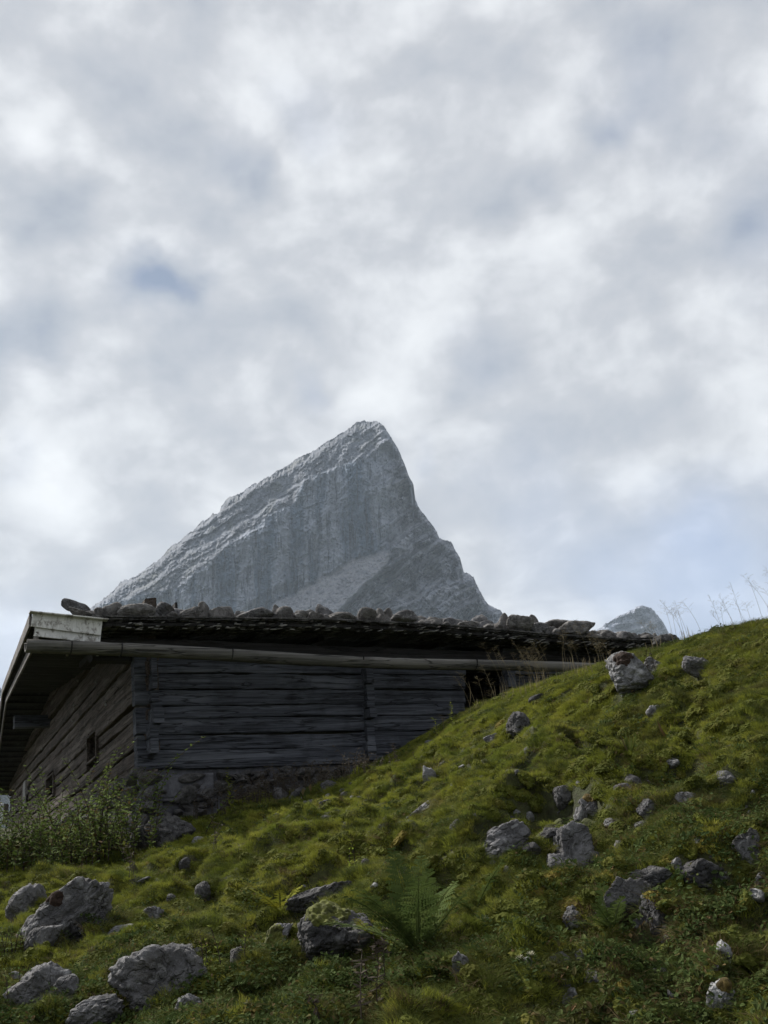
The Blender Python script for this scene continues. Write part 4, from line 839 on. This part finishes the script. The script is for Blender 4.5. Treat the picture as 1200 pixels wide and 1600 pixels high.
def scatter(name, label, coll, P, Nn, scl, nvar, seed, keepup=.5, cat=None):
    r_ = np.random.default_rng(seed); n_ = len(P); me = bpy.data.meshes.new(name); me.vertices.add(n_); me.vertices.foreach_set('co', P.astype(np.float32).ravel())
    up = unit([0, 0, 1])*keepup+Nn*(1-keepup); up /= np.linalg.norm(up, axis=1, keepdims=True)
    # euler that tilts Z onto `up` after a random spin
    rx = -np.arcsin(np.clip(up[:, 1], -1, 1)); ry = np.arctan2(up[:, 0], up[:, 2]); sp = r_.uniform(0, 6.283, n_)
    # compose R = Ry(ry) Rx(rx) Rz(sp) -> XYZ euler
    cx, sx, cy, sy, cz, sz = np.cos(rx), np.sin(rx), np.cos(ry), np.sin(ry), np.cos(sp), np.sin(sp)
    R00 = cy*cz+sy*sx*sz; R10 = cx*sz; R20 = -sy*cz+cy*sx*sz; R21 = sy*sz+cy*sx*cz; R22 = cy*cx
    eul = np.stack([np.arctan2(R21, R22), np.arcsin(np.clip(-R20, -1, 1)), np.arctan2(R10, R00)], -1)
    a = me.attributes.new('eul', 'FLOAT_VECTOR', 'POINT'); a.data.foreach_set('vector', eul.astype(np.float32).ravel())
    a = me.attributes.new('scl', 'FLOAT', 'POINT'); a.data.foreach_set('value', scl.astype(np.float32))
    a = me.attributes.new('var', 'INT', 'POINT'); a.data.foreach_set('value', r_.integers(0, nvar, n_).astype(np.int32)); me.update()
    o = bpy.data.objects.new(name, me); col.objects.link(o); tag(o, label, cat, kind='stuff')
    g = bpy.data.node_groups.new(name, 'GeometryNodeTree'); g.interface.new_socket('Geometry', in_out='INPUT', socket_type='NodeSocketGeometry'); g.interface.new_socket('Geometry', in_out='OUTPUT', socket_type='NodeSocketGeometry')
    N = g.nodes; L = g.links; gi = N.new('NodeGroupInput'); go = N.new('NodeGroupOutput'); ip = N.new('GeometryNodeInstanceOnPoints'); ci = N.new('GeometryNodeCollectionInfo')
    ci.inputs[0].default_value = coll; ci.inputs[1].default_value = True; ci.inputs[2].default_value = True; ip.inputs['Pick Instance'].default_value = True
    def na(nm, t):
        q = N.new('GeometryNodeInputNamedAttribute'); q.data_type = t; q.inputs[0].default_value = nm; return q.outputs[0]
    L.new(gi.outputs[0], ip.inputs['Points']); L.new(ci.outputs[0], ip.inputs['Instance']); L.new(na('var', 'INT'), ip.inputs['Instance Index'])
    L.new(na('eul', 'FLOAT_VECTOR'), ip.inputs['Rotation']); L.new(na('scl', 'FLOAT'), ip.inputs['Scale']); L.new(ip.outputs[0], go.inputs[0])
    md = o.modifiers.new('scatter', 'NODES'); md.node_group = g; return o
RK_ = np.array(ROCKS)
def samples(n_, seed, dens):
    """points on the slope, denser close by; dens(x, y, z) -> keep probability"""
    r_ = np.random.default_rng(seed); u = r_.random(n_*3); a = R(1)*(r_.uniform(-27, 27, n_*3)); r = 3.6*(22/3.6)**(u**.85); x = np.sin(a)*r; y = np.cos(a)*r
    z = height(x, y); e = .06; zx = (height(x+e, y)-z)/e; zy = (height(x, y+e)-z)/e; N = np.stack([-zx, -zy, np.ones_like(zx)], -1); N /= np.linalg.norm(N, axis=1, keepdims=True)
    P = np.stack([x, y, z], -1); c = (P-EYE) @ M; px = 600+c[:, 0]/c[:, 2]*F; py = 800+c[:, 1]/c[:, 2]*F
    ok = (px > -120) & (px < 1320) & (py < 1720) & (hut_dist(x, y) > .05)
    a2 = (P-C0) @ DRh; ok |= False
    ins = (P-G0) @ NG; ok |= (ins > .05) & (hut_dist(x, y) <= .05) & (px > -120) & (py < 1400)
    v = EYE-P; face = (v*N).sum(1)/np.linalg.norm(v, axis=1); ok &= face > -.25
    if len(RK_):
        for rx_, ry_, rz_, rr_ in RK_: ok &= ~((np.hypot(x-rx_, y-ry_) < rr_*.74) & (np.abs(z-rz_) < rr_*1.3+.1))
    ok &= r_.random(n_*3) < dens(x, y, z, N, px, py)
    k = np.flatnonzero(ok)[:n_]; return P[k], N[k], r[k], px[k], py[k]
def patch(x, y, s, f): return fbm(st3(x*f, y*f), 3, s)
DP = np.array([d_ for d_ in DIPS if d_[3] < 0])
def bare(x, y):
    b_ = ss(fbm(st3(x*2.1, y*2.1), 3, 41), .22, .42)
    for d_ in DP: b_ = np.maximum(b_, np.clip(1.5*np.exp(-((x-d_[0])**2+(y-d_[1])**2)/(d_[2]*.8)**2), 0, 1))
    return b_
rough_zone = lambda px, py: ss(px, 760, 900)*ss(py, 1180, 1290)
T1 = src('turf_tuft', [blades(110, .02, .055, .075, .0035, .9, 10+i) for i in range(6)], M_GRASS)
T2 = src('long_tuft', [blades(90, .06, .16, .055, .0042, 1.0, 30+i, 4) for i in range(6)], M_GRASSD)
T3 = src('leafy_clump', [leaves(46, .0, .07, .09, .014, 50+i) for i in range(5)], M_CLOVER)
T4 = src('moss_cushion', [cushion(60+i) for i in range(5)], M_MOSSG)
P, N, r, px, py = samples(52000, 101, lambda x, y, z, N, px, py: (1-.94*bare(x, y)*(.45+.55*rough_zone(px, py)))*(1-.5*rough_zone(px, py))*(1-.6*rough_zone(px, py)*ss(patch(x, y, 97, 1.6), -.1, .25))*(1-.5*ss(py, 1380, 1540))*(1-.85*ss(1-N[:, 2], .34, .50)))
scatter('turf_grass', 'short green alpine grass covering the slope', T1, P, N, (.75+.5*rng.random(len(P)))*(1+.25*ss(r, 9, 16)), 6, 1, .35)
P, N, r, px, py = samples(15000, 102, lambda x, y, z, N, px, py: np.clip(ss(patch(x, y, 71, .8), -.25, .35)*.75+.1+.15*ss(px, 700, 1000), 0, 1)*(1-.5*bare(x, y)))
scatter('long_grass', 'longer darker grass tussocks in the turf', T2, P, N, .4+.55*rng.random(len(P)), 6, 2, .5)
P, N, r, px, py = samples(13000, 103, lambda x, y, z, N, px, py: np.clip(ss(py, 1400, 1570)*.75+.05+rough_zone(px, py)*.45, 0, 1)*ss(patch(x, y, 81, 1.4), -.4, .2))
scatter('leafy_plants', 'small broad-leaved plants covering the lower bank', T3, P, N, .6+.8*rng.random(len(P)), 5, 3, .4)
P, N, r, px, py = samples(9000, 104, lambda x, y, z, N, px, py: .35+.5*ss(patch(x, y, 91, 1.1), 0, .3))
scatter('moss_cover', 'green moss cushions between the grass', T4, P, N, .6+1.0*rng.random(len(P)), 5, 4, .1)

T5 = src('dry_tuft', [blades(80, .02, .09, .08, .004, 1.3, 80+i) for i in range(5)], M_DRY)
P, N, r, px, py = samples(9000, 105, lambda x, y, z, N, px, py: np.clip(ss(patch(x, y, 97, 1.6), -.05, .3)*(.25+.75*rough_zone(px, py))+.06, 0, 1))
scatter('dry_grass', 'brown dry grass and moss in patches between the green', T5, P, N, .6+.8*rng.random(len(P)), 5, 5, .3)
T6 = src('ochre_moss_cushion', [cushion(90+i) for i in range(4)], M_OCH)
P, N, r, px, py = samples(1500, 106, lambda x, y, z, N, px, py: ss(patch(x, y, 99, 1.9), .12, .3)*(.1+.9*rough_zone(px, py)))
scatter('ochre_moss', 'ochre and rusty moss cushions on the rocky bank', T6, P, N, .7+1.1*rng.random(len(P)), 4, 6, .1)

# ------------------------------------------------------------------ single plants
def leaf_strip(mb, p, d, nrm, L, wd, seg=3, mi=0, curl=.2):
    d = unit(d); s = unit(np.cross(d, nrm)); V = []
    for k in range(seg+1):
        t = k/seg; c = p+d*L*t-np.asarray(nrm)*curl*L*t*t; w_ = wd*.5*(math.sin(math.pi*min(1, t*.9+.1))**.8)
        V += [c-s*w_, c+s*w_] if k < seg else [c]
    b = 0; f = [[2*k, 2*k+1, 2*k+3, 2*k+2] for k in range(seg-1)]; mb.add(np.array(V), [np.array(f), np.array([[2*seg-2, 2*seg-1, 2*seg]])], mi)
def frond(mb, base, d0, L, wmax, seed, droop=.5):
    r_ = np.random.default_rng(seed); n_ = max(14, int(L*40)); d = unit(d0); p = np.array(base, float); pts = [p.copy()]; side = unit(np.cross(d, ZU)) if abs(d[2]) < .98 else np.array([1.0, 0, 0])
    for k in range(n_):
        d = unit(d+np.array([d0[0], d0[1], -.1*droop*6])*(.018*droop*(1+k/n_*2))); p = p+d*L/n_; pts.append(p.copy())
    pts = np.array(pts); tube(mb, pts[::3], np.linspace(.005, .0012, len(pts[::3])), 5)
    for k in range(3, n_):
        t = k/n_; dd = unit(pts[k+1]-pts[k]) if k < n_ else d; nrm = unit(np.cross(side, dd)); nrm = nrm if nrm[2] > 0 else -nrm
        wl = wmax*math.sin(math.pi*(t*.88+.1))**.75*(1-.25*t)
        for sgn in (-1, 1):
            q = pts[k]; ld = unit(side*sgn+dd*.45+nrm*.12+r_.normal(0, .13, 3)); wl *= r_.uniform(.8, 1.1); ns = 6
            tip = q+ld*wl-ZU*wl*.12; tube(mb, [q, (q+tip)/2, tip], .0009, 3)
            for j in range(1, ns+1):                            # leaflets of each pinna
                u = j/ns; pl = wl*.20*(1-u)**.6+.005; c = q+ld*wl*u-ZU*wl*.12*u*u
                for s2 in (-1, 1): leaf_strip(mb, c, dd*s2+ld*.45, nrm, pl, max(.008, wl*.13), 2, 0, .1)
def fern(px, py, Lm, nf, m, label, seed, wmax=.13, up=1.3, dsz=0):
    r_ = np.random.default_rng(seed); b = hit(px, py, height); e = empty('fern', b); tag(e, label, 'fern')
    for i in range(nf):
        a = 2*math.pi*i/nf+r_.uniform(-.25, .25); mb = MB(); d0 = np.array([math.cos(a)+r_.normal(0, .25), math.sin(a)*.7-.1+r_.normal(0, .2), up*r_.uniform(.5, 1.5)])
        frond(mb, b, d0, Lm*r_.uniform(.75, 1.05), wmax*r_.uniform(.8, 1.1), seed*20+i, r_.uniform(.4, .9)); mb.v = [v-b for v in mb.v]; mb.obj('frond', m, e)
    return e
fern(655, 1495, .64, 11, M_FERN, 'large green fern in the middle of the slope beside the moss-capped boulder', 3, .15, 1.9)
fern(438, 1425, .36, 6, M_FERNY, 'small yellow fern above the slanting pointed slab', 5, .07, 1.2)
fern(585, 1470, .34, 4, M_FERNY, 'yellow-green fern tuft touching the moss-capped boulder', 6, .07, .7)
fern(958, 1455, .30, 7, M_FERN, 'small feathery fern in front of the split dark slab', 7, .08, 1.0)
fern(742, 1425, .45, 4, M_FERN, 'drooping green fern right behind the big one', 8, .10, .9)
def leafy(px, py, hgt, m, label, seed, n_=1, ll=.06, lw=.016, name='leafy_plant', cat='plant', spread=.1, depth=None, every=.03, stem=M_STEM, base=None, jitter=.25):
    r_ = np.random.default_rng(seed); b = (hit(px, py, height) if depth is None else W(px, py, depth)) if base is None else base; e = empty(name, b); tag(e, label, cat)
    st = MB(); lf = MB()
    for s in range(n_):
        o_ = np.array([r_.normal(0, spread), r_.normal(0, spread)*.6, -.03]); h_ = hgt*(r_.uniform(.35, 1.1) if n_ > 12 else r_.uniform(.65, 1.05)) if n_ > 1 else hgt; ln = np.array([r_.normal(0, jitter), r_.normal(0, jitter), 0])*h_*.5
        k_ = max(6, int(h_/every)); pts = np.array([o_+ln*(t*t)+ZU*h_*t for t in np.linspace(0, 1, k_)]); tube(st, pts, np.linspace(.0045, .0018, k_)*(1 if hgt < 1 else 1.6), 5)
        for k in range(1, k_):
            for q in range(2):
                a = k*2.4+q*math.pi+r_.uniform(-.3, .3); sz = (1.1-.55*k/k_)*r_.uniform(.7, 1.2)
                leaf_strip(lf, pts[k], [math.cos(a), math.sin(a), .55+r_.uniform(-.4, .5)], unit([r_.normal(0, .2), r_.normal(0, .2), 1]), ll*sz, lw*sz, 3, 0, .25)
    st.obj('stem', stem, e); lf.obj('leaves', m, e); return e
leafy(556, 1362, .32, M_LIME, 'upright yellow-leaved plant above the overhanging turf lip', 11, 2, .075, .02, spread=.03)
leafy(358, 1275, .72, M_LIME, 'tall lime plant with narrow leaves in front of the foundation', 12, 2, .10, .025, spread=.06)
leafy(690, 1150, .5, M_LIME, 'thin lime plant standing against the log wall', 13, 2, .09, .02, spread=.1)
leafy(125, 1445, .20, M_LIME, 'tiny lime plant growing in a crack of the largest boulder', 14, 1, .06, .018)
leafy(345, 1520, .30, M_LIME, 'yellow-green leafy plant right of the broad rugged boulder', 15, 4, .055, .016, spread=.07)
leafy(470, 1545, .14, M_LIME, 'small bright sprout under the slanting slab', 16, 3, .04, .014, spread=.05)
# shrubs at the gable
for i, (x_, y_, d_, h_, n_, lb) in enumerate(((150, 1365, 12.8, 1.35, 12, 'tall loose shrub in front of the gable, right and highest of its row'), (88, 1375, 12.4, 1.15, 12, 'bushy green shrub left of the tallest one by the gable'), (30, 1392, 11.8, .95, 14, 'low dense shrub at the left picture edge'),
        (178, 1352, 13.6, 1.0, 8, 'thin green shrub nearest the stone corner of the hut'), (110, 1335, 14.8, .8, 12, 'shrub growing close under the gable wall'), (-15, 1350, 13.0, 1.1, 12, 'shrub cut by the left picture edge'), (55, 1350, 13.6, .8, 12, 'shrub half hidden behind the low dense one'))):
    b = W(x_, y_, d_); b[2] = float(height([b[0]], [b[1]])[0])
    leafy(0, 0, h_*.95, M_SHRUB, lb, 120+i, n_*4, .095, .044, 'shrub', 'shrub', .36, every=.045, base=b, jitter=.9)
for i, (x_, y_, h_, n_) in enumerate(((15, 1500, .3, 12), (40, 1560, .22, 10))):
    leafy(x_, y_, h_, M_SHRUB, ('leafy herb clump left of the bottom left boulder' if i == 0 else 'low herb clump at the bottom left corner boulder foot'), 150+i, n_, .05, .02, 'leafy_plant', 'plant', .14)
leafy(0, 0, .42, M_LIME, 'little climbing plant hanging by the gable corner', 160, 4, .06, .03, 'climbing_plant', 'plant', .07, base=GP(186, 1245, .25), jitter=.1)
leafy(0, 0, 1.25, M_SHRUB, 'thin tall sapling rising beside the stone hut corner', 163, 3, .08, .035, 'sapling', 'plant', .12, every=.05, base=GP(182, 1330, .5), jitter=.3)
# docks: broad leaf at the wall foot
def dock(px, py, L, label, seed, n_=5, m=M_FERN, wd=.35):
    r_ = np.random.default_rng(seed); b = hit(px, py, height); mb = MB()
    for i in range(n_):
        a = r_.uniform(0, 6.28); leaf_strip(mb, np.zeros(3), [math.cos(a), math.sin(a), 1.3], unit([-math.cos(a), -math.sin(a), .6]), L*r_.uniform(.7, 1.1), L*wd, 6, 0, -.2)
    o = mb.obj('dock_plant', m); o.location = b; tag(o, label, 'plant')
dock(478, 1252, .26, 'broad-leaved dock at the wall foot', 1, 5, M_CLOVER, .4); dock(1045, 1160, .24, 'rosette of strap leaves high on the right slope', 2, 14, M_CLOVER, .12); dock(985, 1180, .22, 'tussock of pale strap leaves left of the rosette', 4, 14, M_GRASSD, .08)
# dried weeds along the wall foot
def weeds(px, py, h_, n_, label, seed, spread=.3, m=M_DEAD, base=None):
    r_ = np.random.default_rng(seed); b = hit(px, py, height) if base is None else base; mb = MB()
    for i in range(n_):
        o_ = np.array([r_.normal(0, spread), r_.normal(0, .12), -.03]); hh = h_*r_.uniform(.4, 1.1); ln = r_.normal(0, .35, 3)*hh*.6; ln[2] = 0
        pts = np.array([o_+ln*t*t+ZU*hh*(t-.15*t*t) for t in np.linspace(0, 1, 7)]); tube(mb, pts, np.linspace(.004, .0015, 7), 4)
        for k in range(2, 7):
            for q in range(3):
                a = r_.uniform(0, 6.28); leaf_strip(mb, pts[k], [math.cos(a), math.sin(a), r_.uniform(-.6, .6)], unit(r_.normal(0, 1, 3)), r_.uniform(.02, .06), .012, 2, 0, .3)
    o = mb.obj('dead_weeds', m); o.location = b; tag(o, label, 'weeds', 'dried weeds along the foundation')
for i, (x_, lb) in enumerate(((352, 'dried brown weeds at the wall foot behind the lime plant'), (392, 'thick dead weed clump left of the leaning slab'), (420, 'dead weed clump just above the leaning slab'), (462, 'dead weeds beside the broad-leaved dock'), (508, 'curled dead leaves at the wall foot near the partition'), (575, 'wispy dead weeds below the partition log ends'))):
    weeds(x_, float(np.interp(x_, [340, 590], [1275, 1200])), .55 if i < 4 else .4, 38, lb, 200+i, .22)
weeds(340, 1330, .5, 3, 'single dark dead stalk in front of the lime plant', 210, .02); weeds(206, 1370, .55, 3, 'dark dead stalk standing below the hut corner', 211, .02)
weeds(575, 1590, .45, 6, 'dark dry stems under the big fern', 212, .06); weeds(625, 1500, .30, 10, 'brown curled dead fronds at the foot of the big fern', 213, .1); weeds(508, 1580, .2, 3, 'dark stub with an orange leaf near the bottom', 214, .02)
weeds(1010, 1055, .35, 4, 'dark dead stalk rising in front of the pale boulder', 215, .04)
# flowering grass clumps
def stalks(px, py, h_, n_, label, seed, spread=.15, m=M_STRAW, lean=-.12):
    r_ = np.random.default_rng(seed); b = hit(px, py, height, 4, 30) if py > 0 else None; mb = MB()
    for i in range(n_):
        o_ = np.array([r_.normal(0, spread), r_.normal(0, .1), -.04]); hh = h_*r_.uniform(.5, 1.08); ln = np.array([lean+r_.normal(0, .14), r_.normal(0, .08), 0])*hh
        pts = np.array([o_+ln*t**2+ZU*hh*t for t in np.linspace(0, 1, 9)]); tube(mb, pts, np.linspace(.0019, .0008, 9), 4)
        for k in range(9):                                      # open panicle: fine branches with spikelets
            t = .68+.32*k/9; c = o_+ln*t**2+ZU*hh*t; a = r_.uniform(0, 6.28); bl = .055*(1.25-t)*3*r_.uniform(.5, 1.2)
            e_ = c+np.array([math.cos(a)*bl, math.sin(a)*bl, bl*.6]); tube(mb, [c, (c+e_)/2+ZU*.004, e_], .0007, 3)
            for u in (.6, 1.0): leaf_strip(mb, c+(e_-c)*u, [math.cos(a), math.sin(a), -.3], unit([0, .3, 1]), .014, .005, 2, 0, .1)
    for i in range(n_*2):
        a = r_.uniform(0, 6.28); leaf_strip(mb, np.array([r_.normal(0, spread), r_.normal(0, .08), -.02]), [math.cos(a)*.5, math.sin(a)*.5, 1], unit([math.cos(a), math.sin(a), .4]), h_*r_.uniform(.25, .5), .005, 5, 0, .4)
    o = mb.obj('grass_stalks', m); o.location = b; tag(o, label, 'grass stalks', 'flowering grass stalks on the slope')
for i, (x_, y_, h_, n_, sp, lb) in enumerate(((1070, 998, .58, 7, .14, 'tallest airy tuft of seed stalks against the sky right of the far peak'), (1020, 1008, .45, 3, .12, 'seed stalks on the skyline in front of the far peak'), (1128, 990, .45, 4, .14, 'seed stalks on the skyline, middle group'),
     (1172, 980, .58, 4, .10, 'seed stalks on the skyline near the right edge'), (1205, 972, .80, 4, .08, 'tall seed stalks cut by the right picture edge'), (905, 1045, .62, 8, .16, 'straw stalks crossing the gutter end'), (860, 1066, .75, 10, .2, 'straw stalks leaning in front of the gutter'),
     (800, 1090, .95, 9, .25, 'long bending straw stalks before the dark opening'), (830, 1082, .8, 8, .2, 'straw stalks right of the dark opening'), (760, 1100, .5, 4, .15, 'few straw stalks left of the dark opening'), (950, 1035, .42, 6, .15, 'short straw stalks above the pale boulder'), (690, 1145, .35, 3, .1, 'single pale stalks by the wall under the opening'))):
    stalks(x_, y_+4, h_, n_, lb, 300+i, sp)
# thistle-like white flowers
for i, (x_, y_, lb) in enumerate(((815, 1520, 'white flower head, left of two at the bottom'), (832, 1514, 'white flower head, right of two at the bottom'))):
    b = hit(x_, y_, height); e = empty('white_flower', b); tag(e, lb, 'flower'); mb = MB(); tube(mb, [np.array([0, 0, -.02]), np.array([0, 0, .06])], .002, 5); mb.obj('stem', M_STEM, e); mb = MB()
    for k in range(26):
        a = k*2.4; leaf_strip(mb, np.array([0, 0, .06]), [math.cos(a), math.sin(a), .2+k/18], ZU, .03, .006, 2, 0, .0)
    mb.obj('petals', M_FLOW, e)

# ------------------------------------------------------------------ haze
hz = MB(); x0, x1, y0, y1, z0, z1 = -4500, 4500, -4500, 5600, -62, 1500
V = np.array([(x, y, z) for x in (x0, x1) for y in (y0, y1) for z in (z0, z1)], float)
hz.add(V, [np.array([[0, 1, 3, 2], [4, 6, 7, 5], [0, 4, 5, 1], [2, 3, 7, 6], [0, 2, 6, 4], [1, 5, 7, 3]])])
mh = bpy.data.materials.new('thin_haze'); mh.use_nodes = True; n = NT(mh.node_tree); pv = n.new('ShaderNodeVolumePrincipled'); o_ = n.new('ShaderNodeOutputMaterial'); n.t.links.new(pv.outputs[0], o_.inputs['Volume'])
pv.inputs['Color'].default_value = (.72, .86, 1.0, 1); pv.inputs['Density'].default_value = .00006; pv.inputs['Anisotropy'].default_value = .2
tag(hz.obj('haze', mh), 'thin pale mountain haze', kind='stuff')
